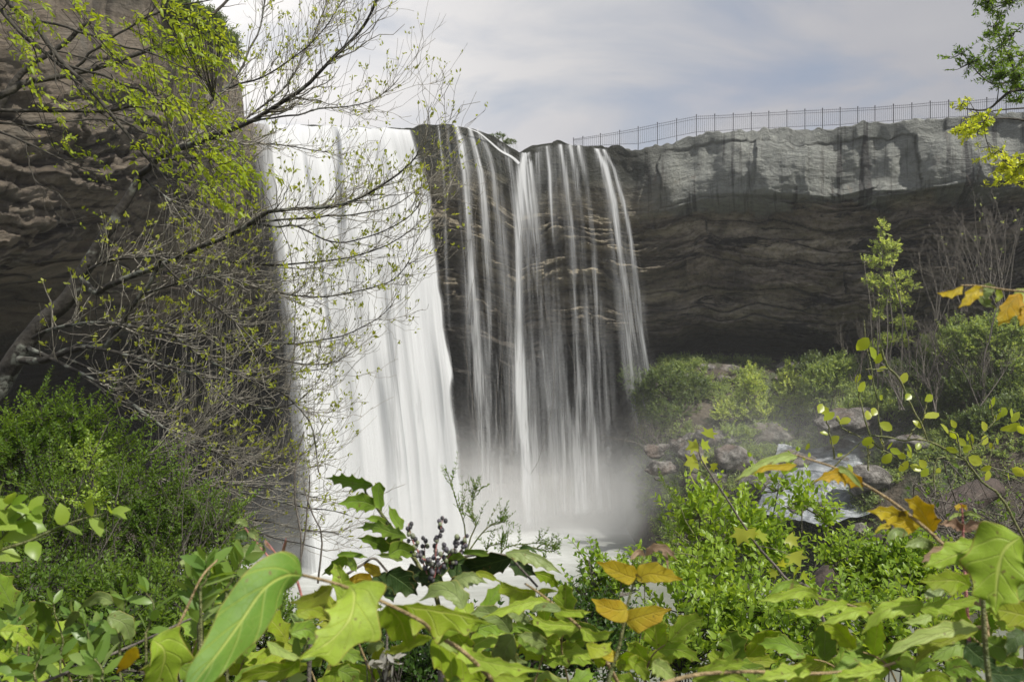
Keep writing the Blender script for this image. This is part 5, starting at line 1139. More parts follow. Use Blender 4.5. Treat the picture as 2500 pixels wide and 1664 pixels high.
# 1: spray with the very large leaf, lower left of centre
o = plant('holly-leaved spray with the hugest drooping leaf, lower left of centre', 1230, 2100, .72)
stalk(o, 'B', [(100, 885), (330, 945), (600, 1050), (860, 1180), (940, 1260), (1110, 1360), (1260, 1500), (1330, 1590), (1400, 1750)], .60, .78, .0011, .0024, M_REDSTEM)
foot(o, 'B', 1400, 1750, .78)
hleaf(o, 'A', [(1655, 985), (1560, 985), (1440, 1060), (1330, 1220), (1200, 1400), (1080, 1550), (930, 1750)], 175, 160, 'H', .60, .50, roll=-8, fold=-.30, ns=3, sp=.10, wave=.05, shade=.35, peak=.36)
hleaf(o, 'B', [(400, 945), (430, 1020), (400, 1160), (280, 1300), (90, 1412)], 270, 190, 'L', .63, .58, roll=0, fold=-.12, ns=3, sp=.42, wave=.06, shade=.9, peak=.45, seed=5)
hleaf(o, 'B', [(290, 955), (180, 1030), (20, 1062)], 85, 50, 'Y', .64, .66, roll=20, ns=2, sp=.3, shade=.2)
hleaf(o, 'B', [(640, 1075), (730, 1180), (780, 1345)], 110, 150, 'Y', .68, .70, roll=25, ns=2, sp=.25, shade=.3)
hleaf(o, 'B', [(740, 1080), (900, 1100), (1080, 1130), (1285, 1188)], 40, 210, 'Y', .69, .68, roll=10, fold=.15, ns=3, sp=.45, wave=.12, shade=.5, seed=21)
hleaf(o, 'B', [(880, 1220), (1000, 1210), (1140, 1180), (1284, 1186)], 60, 110, 'L', .70, .69, roll=20, ns=2, sp=.4, shade=.1)
hleaf(o, 'B', [(925, 1285), (820, 1320), (720, 1365), (610, 1382)], 30, 60, 'Y', .73, .76, ns=3, sp=.3, shade=.4)
hleaf(o, 'B', [(930, 1290), (1050, 1360), (1170, 1450), (1265, 1580)], 60, 170, 'Y', .74, .76, roll=15, fold=.3, ns=3, sp=.2, shade=.3)
hleaf(o, 'B', [(940, 1275), (1010, 1310), (1095, 1385)], 40, 45, 'P', .73, .74, ns=2, sp=.2, shade=.4)
hleaf(o, 'B', [(1125, 1325), (1190, 1410), (1380, 1460), (1645, 1500)], 50, 110, 'L', .74, .72, roll=-10, fold=.35, ns=4, sp=.45, shade=.7, seed=33)
hleaf(o, 'B', [(1290, 1520), (1420, 1530), (1560, 1545)], 60, 60, 'Y', .75, .75, ns=2, shade=.3)
hleaf(o, 'B', [(1190, 1500), (1100, 1540), (980, 1600)], 60, 80, 'M', .78, .8, ns=3, shade=.4)
hleaf(o, 'B', [(340, 940), (410, 950), (520, 1020), (600, 1055)], 26, 16, 'L', .63, .66, ns=2, sp=.2, shade=.6)
# 2: berry-bearing shrub in the middle
o = plant('dark holly-leaved shrub with clusters of grey-blue berries, in the middle before the white fall', 1080, 2000, 1.25)
q = stalk(o, 'B', [(545, 312), (500, 350), (565, 440), (640, 545), (700, 625), (745, 690), (820, 790), (880, 900), (950, 1010), (990, 1200)], 1.15, 1.2, .0016, .004, M_STEM)
stalk(o, 'B', [(640, 860), (560, 780), (480, 820), (330, 920), (260, 1000)], 1.18, 1.12, .0018, .002, M_BROWN)
stalk(o, 'B', [(900, 930), (1010, 820), (1180, 760), (1400, 760), (1480, 830), (1600, 960)], 1.2, 1.1, .0022, .0016, M_BROWN)
foot(o, 'B', 990, 1200, 1.2, .006)
D2 = [([(545, 305), (450, 300), (350, 280), (248, 268)], 55, 62, 'M', .2, 4, .45), ([(560, 330), (560, 440)], 10, 10, 'M', .2, 0, 0),
 ([(590, 292), (585, 380), (604, 478)], 55, 60, 'M', .1, 2, .35), ([(568, 450), (500, 420), (420, 415), (328, 432)], 78, 72, 'M', .3, 3, .35),
 ([(740, 592), (690, 530), (650, 442)], 40, 50, 'M', .35, 2, .3), ([(760, 640), (660, 610), (560, 575), (450, 585)], 55, 55, 'M', .5, 4, .45), ([(650, 575), (580, 530), (500, 525)], 34, 34, 'M', .6, 2, .3),
 ([(645, 735), (600, 700), (530, 665), (452, 648)], 40, 70, 'M', .1, 3, .35), ([(650, 760), (730, 720), (830, 770)], 80, 60, 'M', .8, 2, .25), ([(650, 700), (700, 640), (770, 650)], 50, 50, 'M', .5, 2, .3),
 ([(740, 790), (670, 765), (570, 755)], 26, 28, 'P', .1, 2, .3), ([(382, 768), (320, 810), (225, 886)], 60, 40, 'M', .7, 3, .35), ([(384, 770), (420, 810), (445, 865)], 40, 45, 'M', .9, 2, .3), ([(320, 758), (420, 752), (516, 772)], 26, 30, 'M', .2, 2, .3),
 ([(600, 880), (550, 850), (487, 818)], 45, 45, 'O', .3, 2, .2), ([(545, 925), (470, 905), (378, 935)], 60, 50, 'O', .0, 2, .2), ([(640, 866), (740, 930), (832, 1010)], 105, 95, 'D', .2, 3, .25), ([(840, 890), (930, 900), (1012, 942)], 60, 75, 'D', .4, 3, .25),
 ([(560, 880), (640, 960), (680, 1060)], 70, 80, 'D', .6, 2, .25), ([(1430, 775), (1300, 810), (1160, 850), (1030, 940)], 90, 90, 'D', .3, 4, .25), ([(1010, 800), (1100, 810), (1240, 800), (1400, 830)], 40, 110, 'D', .4, 4, .25), ([(1440, 770), (1510, 840), (1592, 885)], 70, 80, 'D', .5, 3, .3),
 ([(1395, 745), (1500, 740), (1640, 790), (1755, 876)], 24, 85, 'E', .9, 4, .3), ([(1480, 730), (1540, 705), (1600, 750)], 22, 40, 'D', .9, 1, .3), ([(1576, 868), (1660, 890), (1700, 920), (1742, 985)], 34, 60, 'Y', .0, 3, .35),
 ([(1130, 770), (1060, 760), (985, 800)], 40, 30, 'M', .7, 3, .3), ([(760, 860), (830, 880), (900, 960)], 60, 60, 'D', .1, 2, .3), ([(1000, 820), (960, 880), (900, 930)], 60, 50, 'D', .15, 2, .3), ([(1290, 760), (1200, 740), (1100, 745)], 26, 30, 'M', .3, 2, .3)]
for i, (p_, a, b_, k, sh, ns, sp) in enumerate(D2): hleaf(o, 'B', p_, a, b_, k, 1.14+.05*math.sin(i*2.2), 1.14+.05*math.cos(i*1.3), roll=(i*37 % 50)-25, fold=.2, ns=ns, sp=sp, shade=sh, seed=i+400)
# berries
M_BERRY, t_ = nt('bloomed_berry_skin'); c_ = ramp(t_, [(.3, (.045, .045, .05)), (.6, (.11, .10, .125)), (.9, (.20, .23, .13))], attr(t_, 'rnd')).outputs[0]
b_ = N(t_, 'ShaderNodeBsdfPrincipled', inp={'Roughness': .55}); t_.links.new(c_, b_.inputs['Base Color']); finish(t_, b_.outputs[0])
IV2, IF2 = ico(2)
def berries(path, n, spread, d):
    qq = resample(pts3('B', path, d), n); T = Tubes(); V = []; Fc = []; A = []
    T.line(pts3('B', path, d), .0014, .0006, 6); m_ = 0
    for i in range(n):
        off = norm(rng.normal(size=3))*spread/2.613/F*d*rng.uniform(.45, 1.0); c = qq[i]+off; rr_ = rng.uniform(.0026, .0036)
        T.line([qq[i], qq[i]+off*.5+[0, 0, .001], c], .0005, .0004, 4, K=4)
        V.append(IV2*np.array([rr_, rr_, rr_*1.18])+c); Fc.append(IF2+m_); m_ += len(IV2); A.append(np.full(len(IV2), rng.random()))
    bo = mesh_obj('berry_cluster', np.concatenate(V), np.concatenate(Fc), M_BERRY, o, attrs={'rnd': np.concatenate(A)})
    T.build('berry_stalk', M_PINK, bo) if False else T.build('berry_stalk', M_PINK, o)
for pth, n in [([(960, 870), (950, 740), (975, 620), (1000, 510)], 30), ([(900, 880), (850, 760), (800, 660), (775, 560)], 30), ([(900, 860), (880, 760), (885, 660)], 18), ([(960, 860), (1040, 760), (1080, 690), (1085, 640)], 26), ([(980, 860), (1080, 760), (1130, 700), (1130, 645)], 24), ([(930, 860), (900, 800), (830, 760), (800, 700)], 20), ([(940, 900), (960, 820), (1000, 740), (1010, 680)], 22), ([(930, 930), (930, 850), (920, 780)], 18), ([(1000, 850), (1060, 790), (1060, 750)], 12)]:
    berries(pth, int(n*.72), 26, 1.13+rng.uniform(-.03, .03))
# 3: middle spray of pale serrated leaves
o = plant('holly-leaved spray of long pale lime leaves right of the middle, edges like saw teeth', 1560, 2100, .85)
stalk(o, 'B', [(1520, 940), (1590, 985), (1690, 1060), (1780, 1140), (1870, 1220), (1950, 1320), (2040, 1440), (2130, 1600)], .82, .9, .001, .0024, M_REDSTEM); foot(o, 'B', 2130, 1600, .9)
D3 = [([(1590, 985), (1500, 985), (1430, 960), (1345, 915)], 120, 18, 'Y', .7, 3, .3), ([(1600, 985), (1670, 975), (1736, 990)], 14, 55, 'Y', .6, 1, .3), ([(1680, 1060), (1580, 1050), (1440, 1085), (1248, 1155)], 80, 34, 'L', .9, 4, .45),
 ([(1690, 1065), (1770, 1115), (1860, 1120), (1940, 1120)], 25, 55, 'L', .7, 2, .45), ([(1870, 1215), (1760, 1200), (1650, 1190), (1545, 1125)], 95, 30, 'L', .8, 4, .4), ([(1875, 1220), (1950, 1265), (2010, 1260), (2085, 1243)], 30, 70, 'L', .9, 2, .4),
 ([(1125, 1100), (1080, 1020), (980, 980), (850, 1050)], 60, 85, 'E', .6, 3, .2), ([(1040, 955), (1120, 900), (1200, 890), (1278, 935)], 30, 90, 'E', .9, 4, .2), ([(1205, 868), (1280, 880), (1355, 925)], 20, 36, 'Y', .2, 2, .2), ([(1750, 1110), (1640, 1090), (1560, 1110)], 30, 40, 'E', .1, 2, .2),
 ([(1430, 1250), (1360, 1160), (1250, 1120), (1170, 1130)], 60, 70, 'E', .3, 3, .2), ([(1400, 1110), (1480, 1140), (1560, 1200)], 50, 50, 'E', .4, 3, .2),
 ([(1450, 1270), (1400, 1350), (1400, 1430), (1530, 1440)], 110, 90, 'E', .5, 3, .2), ([(1660, 1330), (1580, 1280), (1470, 1265)], 70, 40, 'E', .7, 3, .2), ([(1480, 1270), (1560, 1330), (1660, 1400)], 60, 50, 'M', .5, 3, .2),
 ([(1950, 1320), (2000, 1400), (1990, 1480)], 60, 70, 'Y', .9, 2, .25), ([(1910, 1325), (1990, 1350), (2070, 1315)], 30, 90, 'Y', .9, 2, .3), ([(2090, 1440), (2180, 1400), (2300, 1440)], 30, 75, 'Y', .5, 3, .35), ([(1940, 1420), (1850, 1380), (1755, 1410)], 40, 55, 'L', .7, 3, .45), ([(2180, 1420), (2250, 1470), (2320, 1568)], 60, 60, 'L', .8, 3, .3)]
for i, (p_, a, b_, k, sh, ns, sp) in enumerate(D3): hleaf(o, 'B', p_, a, b_, k, .84+.05*math.sin(i*1.9), .84+.05*math.cos(i*1.7), roll=(i*53 % 40)-20, fold=.2, ns=ns, sp=sp, shade=sh, seed=i+40)
# 4: lower left panes
o = plant('holly-leaved spray of blotchy yellow-green leaves beside the huge leaf, bottom left', 420, 2100, .75)
stalk(o, 'A', [(1190, 900), (1100, 1000), (980, 1250), (900, 1350), (820, 1500), (760, 1700)], .86, .78, .001, .0024, M_REDSTEM); foot(o, 'A', 760, 1700, .78)
D4 = [([(835, 1335), (900, 1400), (880, 1520), (820, 1660)], 150, 150, 'L', .5, 3, .3, .70), ([(740, 1375), (690, 1440), (640, 1512)], 60, 30, 'O', .1, 2, .2, .74), ([(1460, 1345), (1550, 1400), (1650, 1440)], 20, 50, 'P', .2, 2, .3, .78),
 ([(1640, 1440), (1560, 1500), (1400, 1520), (1290, 1568)], 60, 60, 'Y', .0, 3, .3, .80), ([(980, 915), (1080, 890), (1240, 905)], 20, 65, 'E', .9, 3, .2, .9), ([(1110, 1010), (1180, 960), (1290, 960)], 30, 90, 'Y', .0, 3, .25, .92), ([(1040, 1020), (1060, 980), (1110, 1000)], 30, 30, 'K', .2, 2, .2, .92),
 ([(620, 1130), (540, 1100), (430, 1170)], 45, 34, 'E', .6, 3, .2, 1.0), ([(430, 1180), (400, 1210), (350, 1280)], 34, 30, 'E', .8, 2, .2, 1.0), ([(590, 1210), (680, 1250), (720, 1350)], 60, 60, 'E', .2, 3, .2, .95), ([(0, 1290), (100, 1300), (185, 1380)], 50, 60, 'L', .8, 3, .3, .9), ([(0, 1400), (60, 1440), (110, 1500)], 50, 50, 'L', .9, 2, .3, .9),
 ([(980, 1480), (1040, 1540), (1020, 1640)], 60, 60, 'M', .5, 2, .3, .8), ([(1280, 1560), (1400, 1500), (1500, 1490)], 40, 60, 'M', .2, 2, .3, .85), ([(1620, 1200), (1700, 1170), (1780, 1200)], 50, 60, 'Y', .3, 2, .3, .8),
 ([(1590, 1300), (1680, 1280), (1750, 1330)], 60, 60, 'M', .3, 3, .3, .86), ([(1800, 1420), (1880, 1400), (1990, 1450)], 60, 70, 'M', .6, 3, .3, .9), ([(1850, 1500), (1920, 1540), (1960, 1640)], 60, 60, 'M', .4, 3, .3, .9), ([(2100, 1360), (2040, 1370), (2020, 1420)], 40, 40, 'E', .9, 2, .3, .86)]
for i, (p_, a, b_, k, sh, ns, sp, d) in enumerate(D4): hleaf(o, 'A', p_, a, b_, k, d, d+.02, roll=(i*41 % 40)-20, fold=.2, ns=ns, sp=sp, shade=sh, seed=i+80)
# reddish shoot with small oval leaves before the dark hollow
o = plant('drooping red-stalked shoot with small dull oval leaves before the dark hollow', 640, 2000, 1.1)
stalk(o, 'A', [(1320, 690), (1350, 740), (1400, 800), (1440, 850), (1490, 900), (1560, 940), (1620, 1000), (1700, 1300)], 1.1, 1.1, .0009, .002, M_PINK); foot(o, 'A', 1700, 1300, 1.1, .003)
stalk(o, 'A', [(1540, 910), (1490, 840), (1450, 790)], 1.1, 1.1, .0016, .0006, M_PINK); stalk(o, 'A', [(1545, 910), (1545, 850), (1565, 780)], 1.1, 1.1, .0016, .0006, M_PINK)
for i, (p_, w_, k) in enumerate([([(1355, 715), (1320, 690), (1283, 700)], 20, 'E'), ([(1358, 770), (1320, 765), (1280, 785)], 34, 'D'), ([(1358, 745), (1390, 760), (1415, 795)], 28, 'E'), ([(1455, 850), (1370, 850), (1275, 872)], 44, 'E'), ([(1450, 790), (1460, 820), (1490, 850)], 8, 'K'), ([(1540, 880), (1555, 830), (1570, 790)], 9, 'K')]):
    hleaf(o, 'A', p_, w_, w_, k, 1.1, 1.09, roll=10, ns=4, sp=.12, shade=.5, seed=i+9)
# 5: orange sprig
o = plant('upright sprig of glowing orange and yellow leaf pairs at the bottom, right of centre', 1500, 2100, .86)
stalk(o, 'B', [(2288, 760), (2225, 900), (2170, 1090), (2150, 1200), (2110, 1380), (2070, 1500), (2020, 1700)], .86, .84, .0011, .0024, M_STEM); foot(o, 'B', 2020, 1700, .84, .004, M_STEM)
D5 = [([(2228, 905), (2170, 890), (2080, 850), (1980, 803)], 62, 92, 'O', .5, 2, .14), ([(2234, 912), (2310, 880), (2400, 890), (2520, 915)], 90, 62, 'O', .3, 3, .14), ([(2172, 1100), (2120, 1110), (2040, 1090), (1948, 1038)], 95, 85, 'O', .2, 2, .18), ([(2166, 1185), (2220, 1160), (2320, 1130), (2450, 1102)], 75, 115, 'O', .1, 2, .18),
 ([(2285, 765), (2245, 735), (2215, 760), (2188, 795)], 26, 22, 'K', .2, 2, .3), ([(2290, 762), (2340, 715), (2420, 720), (2490, 790)], 34, 30, 'K', .9, 4, .3), ([(2400, 730), (2425, 780), (2432, 850)], 18, 20, 'K', .8, 1, .2), ([(2110, 1390), (2050, 1400), (1975, 1330)], 50, 50, 'O', .0, 2, .3), ([(2090, 1440), (2170, 1460), (2240, 1440)], 40, 50, 'Y', .8, 2, .3)]
for i, (p_, a, b_, k, sh, ns, sp) in enumerate(D5): hleaf(o, 'B', p_, a, b_, k, .85, .84, roll=(i*31 % 20)-10, fold=.12, ns=ns, sp=sp, shade=sh, seed=i+130, wave=.07)
# 6: arching golden spray on the right
o = plant('tall arching holly-leaved spray with golden backlit leaves, reaching up from the right', 2330, 2000, .82)
stalk(o, 'D', [(895, 120), (1020, 160), (1150, 205), (1320, 300), (1500, 410), (1640, 520), (1760, 620), (1890, 750), (2050, 950), (2120, 1300), (2130, 1700)], .86, .80, .0009, .0026, M_REDSTEM); foot(o, 'D', 2130, 1700, .8)
D6 = [([(905, 130), (820, 125), (700, 165), (600, 215), (500, 287)], 55, 28, 'P', .7, 3, .35, 6), ([(900, 180), (800, 190), (700, 195), (620, 245)], 45, 16, 'G', .4, 2, .35, 3), ([(1330, 320), (1240, 250), (1130, 240), (1010, 287)], 88, 44, 'G', .8, 4, .4, 0),
 ([(1150, 205), (1210, 215), (1270, 270), (1325, 345)], 24, 34, 'P', .2, 2, .3, 0), ([(1690, 575), (1600, 530), (1480, 480), (1352, 478)], 115, 55, 'G', .3, 4, .35, 0), ([(1765, 610), (1720, 520), (1660, 440), (1590, 402)], 65, 100, 'G', .5, 3, .35, 0),
 ([(1500, 575), (1440, 580), (1398, 620)], 22, 25, 'O', .0, 1, .2, 5), ([(1610, 620), (1530, 600), (1465, 680)], 50, 25, 'E', .1, 2, .25, 0), ([(1780, 730), (1720, 670), (1640, 680), (1590, 710)], 55, 30, 'E', .6, 3, .2, 0), ([(1920, 735), (1840, 730), (1760, 760), (1700, 805)], 60, 45, 'K', .0, 3, .3, 0)]
for i, (p_, a, b_, k, sh, ns, sp, rl_) in enumerate(D6): hleaf(o, 'D', p_, a, b_, k, .85-.004*i, .84-.004*i, roll=rl_, fold=.15, ns=ns, sp=sp, shade=sh, seed=i+170)
# 7: large right shrub
o = plant('holly-leaved shrub with broad glossy drooping leaves filling the lower right corner', 2480, 2000, .72)
stalk(o, 'D', [(2090, 1010), (2095, 1200), (2120, 1500), (2160, 1800)], .74, .74, .002, .003, M_STEM); foot(o, 'D', 2160, 1800, .74)
stalk(o, 'D', [(1040, 1030), (1250, 1080), (1400, 1130), (1700, 1110), (1950, 1050), (2095, 1080)], .80, .74, .0009, .002, M_REDSTEM)
stalk(o, 'D', [(1640, 1265), (1800, 1235), (1950, 1230), (2130, 1215)], .78, .74, .001, .002, M_REDSTEM)
D7 = [([(2330, 640), (2230, 720), (2190, 850), (2175, 1000), (2170, 1122)], 230, 250, 'L', .3, 3, .3, .64, -8), ([(2060, 690), (1960, 740), (1840, 790), (1705, 838)], 70, 110, 'L', .4, 3, .3, .66, 0), ([(2352, 690), (2400, 820), (2380, 960), (2300, 1060)], 100, 160, 'M', .6, 2, .2, .68, 0),
 ([(2010, 960), (1930, 920), (1800, 920), (1685, 925)], 110, 80, 'Y', .1, 3, .45, .74, 0), ([(2420, 1160), (2300, 1130), (2200, 1110), (2108, 1108)], 110, 120, 'Y', .2, 3, .3, .7, 0), ([(1050, 1035), (960, 985), (840, 1010), (648, 1056)], 60, 45, 'L', .9, 3, .4, .80, 0), ([(935, 960), (870, 935), (790, 950), (715, 1025)], 55, 25, 'M', .6, 2, .3, .82, 0),
 ([(1250, 1080), (1150, 1080), (1000, 1120), (812, 1108)], 50, 45, 'L', .95, 4, .45, .79, 0), ([(1395, 1130), (1300, 1110), (1180, 1150), (1045, 1205)], 55, 40, 'L', .8, 3, .45, .78, 0), ([(1710, 1075), (1600, 1080), (1450, 1120), (1315, 1260)], 75, 65, 'L', .6, 4, .3, .75, 0), ([(1690, 1110), (1800, 1080), (1930, 1060), (2078, 1028)], 40, 85, 'L', .5, 3, .4, .74, 0),
 ([(1760, 1140), (1700, 1170), (1580, 1190)], 40, 40, 'P', .2, 3, .4, .8, 0), ([(1950, 1215), (1860, 1200), (1780, 1230), (1640, 1272)], 95, 40, 'L', .3, 3, .45, .75, 0), ([(2065, 1228), (1900, 1240), (1650, 1310), (1400, 1445)], 40, 75, 'P', .3, 4, .3, .71, 0), ([(2060, 1240), (1900, 1290), (1750, 1360), (1640, 1470)], 30, 90, 'Y', .0, 4, .25, .73, 0),
 ([(1640, 1410), (1600, 1440), (1640, 1530)], 60, 60, 'M', .8, 2, .25, .74, 0), ([(1650, 1500), (1740, 1440), (1800, 1490)], 40, 50, 'M', .5, 3, .2, .78, 0), ([(1700, 1560), (1800, 1520), (1900, 1580)], 40, 60, 'Y', .3, 2, .3, .78, 0), ([(2100, 1300), (2200, 1340), (2352, 1330)], 80, 110, 'M', .1, 3, .25, .76, 0), ([(1980, 1330), (2060, 1400), (2200, 1500)], 90, 100, 'D', .5, 3, .25, .78, 0), ([(2100, 1500), (2250, 1520), (2400, 1500)], 70, 90, 'D', .3, 3, .25, .78, 0),
 ([(1850, 1500), (1950, 1470), (2080, 1540)], 70, 80, 'M', .2, 3, .3, .8, 0), ([(2352, 1250), (2290, 1290), (2240, 1400)], 80, 60, 'D', .6, 3, .3, .75, 0), ([(1840, 980), (1760, 1000), (1720, 1040)], 40, 40, 'E', .1, 2, .2, .84, 0), ([(1380, 1090), (1320, 1070), (1250, 1070)], 25, 25, 'Y', .6, 1, .3, .8, 0)]
for i, (p_, a, b_, k, sh, ns, sp, d, rl_) in enumerate(D7): hleaf(o, 'D', p_, a, b_, k, d, d-.01, roll=rl_+(i*17 % 14)-7, fold=-.12 if i < 2 else .12, ns=ns, sp=sp, shade=sh, seed=i+210)
# 8: bottom spray
o = plant('low holly-leaved spray along the bottom edge, star-shaped toothed leaves on a tan stalk', 1950, 2100, .68)
stalk(o, 'D', [(1640, 1415), (1540, 1440), (1400, 1480), (1200, 1500), (1000, 1512), (800, 1505), (560, 1500), (300, 1515), (100, 1560), (-100, 1640), (-150, 1800)], .70, .66, .0009, .002, M_REDSTEM); foot(o, 'D', -150, 1800, .66, .003)
D8 = [([(560, 1500), (420, 1470), (470, 1430), (535, 1355)], 70, 40, 'L', .3, 1, .3), ([(240, 1550), (350, 1480), (470, 1450), (612, 1442)], 50, 60, 'L', .5, 3, .5), ([(230, 1555), (400, 1520), (500, 1530), (620, 1590)], 40, 70, 'L', .4, 3, .5), ([(990, 1510), (880, 1510), (760, 1530), (640, 1550)], 40, 75, 'L', .8, 3, .4), ([(860, 1530), (920, 1480), (998, 1450)], 20, 50, 'L', .7, 1, .4),
 ([(1470, 1480), (1370, 1500), (1260, 1520), (1135, 1530)], 30, 70, 'L', .9, 3, .4), ([(1530, 1440), (1600, 1420), (1640, 1450), (1640, 1510)], 30, 60, 'L', .2, 2, .3), ([(-20, 1440), (50, 1480), (130, 1560)], 60, 80, 'P', .3, 3, .25), ([(1160, 1510), (1250, 1560), (1400, 1600)], 50, 60, 'L', .6, 3, .4)]
for i, (p_, a, b_, k, sh, ns, sp) in enumerate(D8): hleaf(o, 'D', p_, a, b_, k, .68, .67, roll=(i*23 % 24)-12, fold=.15, ns=ns, sp=sp, shade=sh, seed=i+260)
# 9: pink-stalked sprig
o = plant('small pink-stalked sprig with bronze leaf pairs in front of the fallen log', 2350, 1900, .95)
stalk(o, 'D', [(1950, 428), (1958, 500), (1960, 560), (1964, 690), (1975, 900), (2000, 1300)], .95, .95, .0009, .0022, M_PINK); foot(o, 'D', 2000, 1300, .95, .003)
for i, (p_, a, b_, k) in enumerate([([(1958, 600), (1900, 560), (1812, 562)], 34, 45, 'K'), ([(1962, 606), (2030, 565), (2112, 572)], 40, 44, 'K'), ([(1955, 500), (2010, 490), (2095, 525)], 16, 20, 'P'), ([(1955, 500), (1910, 505), (1868, 540)], 14, 18, 'P'), ([(1950, 440), (1925, 455), (1935, 478)], 20, 20, 'O'), ([(1950, 445), (1975, 450), (1985, 475)], 16, 16, 'O'), ([(1965, 700), (2020, 670), (2075, 630)], 24, 24, 'Y')]):
    hleaf(o, 'D', p_, a, b_, k, .95, .94, ns=3, sp=.4, shade=.4, seed=i+300)
# 10: upper right
o = plant('golden leaves on a thin reddish stalk reaching in from the right edge', 2700, 1900, .8)
stalk(o, 'T', [(1990, 1168), (2100, 1172), (2250, 1195), (2400, 1215), (2600, 1300), (2750, 1700), (2800, 2600)], .8, .78, .0006, .002, M_REDSTEM); foot(o, 'T', 2800, 2600, .78, .003)
for i, (p_, a, b_, k) in enumerate([([(2002, 1172), (1950, 1200), (1900, 1210), (1855, 1214)], 46, 8, 'G'), ([(2120, 1180), (2060, 1210), (2030, 1250), (1978, 1298)], 55, 38, 'G'), ([(2190, 1180), (2120, 1190), (2120, 1260), (2190, 1300)], 60, 34, 'E'), ([(2200, 1190), (2215, 1230), (2185, 1270)], 20, 26, 'Y'), ([(2330, 1215), (2270, 1280), (2230, 1350), (2205, 1400)], 80, 45, 'G'), ([(2400, 1210), (2330, 1230), (2260, 1310)], 90, 50, 'P'), ([(2380, 1230), (2380, 1330), (2330, 1400)], 80, 80, 'G')]):
    hleaf(o, 'T', p_, a, b_, k, .79+.006*i, .78+.006*i, ns=3, sp=.3, shade=.5, seed=i+330, fold=.2)

# ------------------------------------------------------------------ greenbrier vine on the right
o = empty('greenbrier_vine', np.array([P(2640, 1500, 2.4)[0], 2.4, float(HT(P(2640, 1500, 2.4)[0], 2.4))]), 'thorny zigzag vine with yellow-green heart leaves, climbing across the right side', 'vine')
T = Tubes(); DV = 2.4
VS = [[(330, 1568), (550, 1400), (600, 1330), (700, 1255), (780, 1180), (885, 1110)], [(885, 1110), (1040, 1120), (1190, 1160), (1300, 1140), (1430, 1155), (1600, 1235), (1780, 1330), (1830, 1400), (1960, 1560), (2200, 1800), (2700, 2900)], [(885, 1110), (845, 990), (830, 950), (790, 820), (765, 690), (750, 600), (775, 520)],
      [(990, 1160), (965, 960), (945, 780), (905, 600), (880, 400), (845, 250), (815, 0)], [(1430, 1150), (1370, 1010), (1300, 880), (1240, 740), (1170, 590), (1100, 500), (1040, 450), (1010, 370), (980, 280)], [(1040, 470), (930, 475), (830, 470)], [(540, 1330), (515, 1200), (470, 990), (430, 900)], [(670, 1065), (800, 1130)], [(560, 950), (620, 1040), (670, 1065)],
      [(1380, 1000), (1410, 850), (1430, 740), (1415, 700)], [(1240, 1140), (1300, 1040), (1360, 990)], [(1780, 1330), (1860, 1240), (1930, 1180), (2000, 1110)], [(1740, 1310), (1720, 1130), (1680, 1080), (1610, 1050)], [(1860, 1240), (1830, 1130), (1820, 1080)], [(2010, 1400), (2050, 1230), (2080, 1130)], [(1830, 1340), (2010, 1400), (2200, 1500), (2500, 1600)], [(1940, 1100), (2060, 980), (2100, 900), (2140, 850)], [(2060, 960), (2040, 850), (2030, 750)],
      [(2500, 1150), (2350, 1060), (2290, 970), (2230, 880)], [(870, 1150), (950, 1210), (1080, 1290), (1200, 1400)], [(1190, 1300), (1200, 1220), (1210, 1180)], [(1480, 1568), (1495, 1400), (1530, 1330), (1640, 1315), (1780, 1340)], [(1000, 1160), (1005, 1330)], [(860, 1450), (865, 1300), (880, 1260)], [(860, 1200), (870, 1340)]]
for s_ in VS: T.line(pts3('V', s_, DV+rng.uniform(-.06, .06)), .0026 if len(s_) > 8 else .0028, .0014 if len(s_) < 9 else .004, 6, K=30, wob=.002)
T.build('stems', M_STEM, o)
Lv = Leaves('oval')
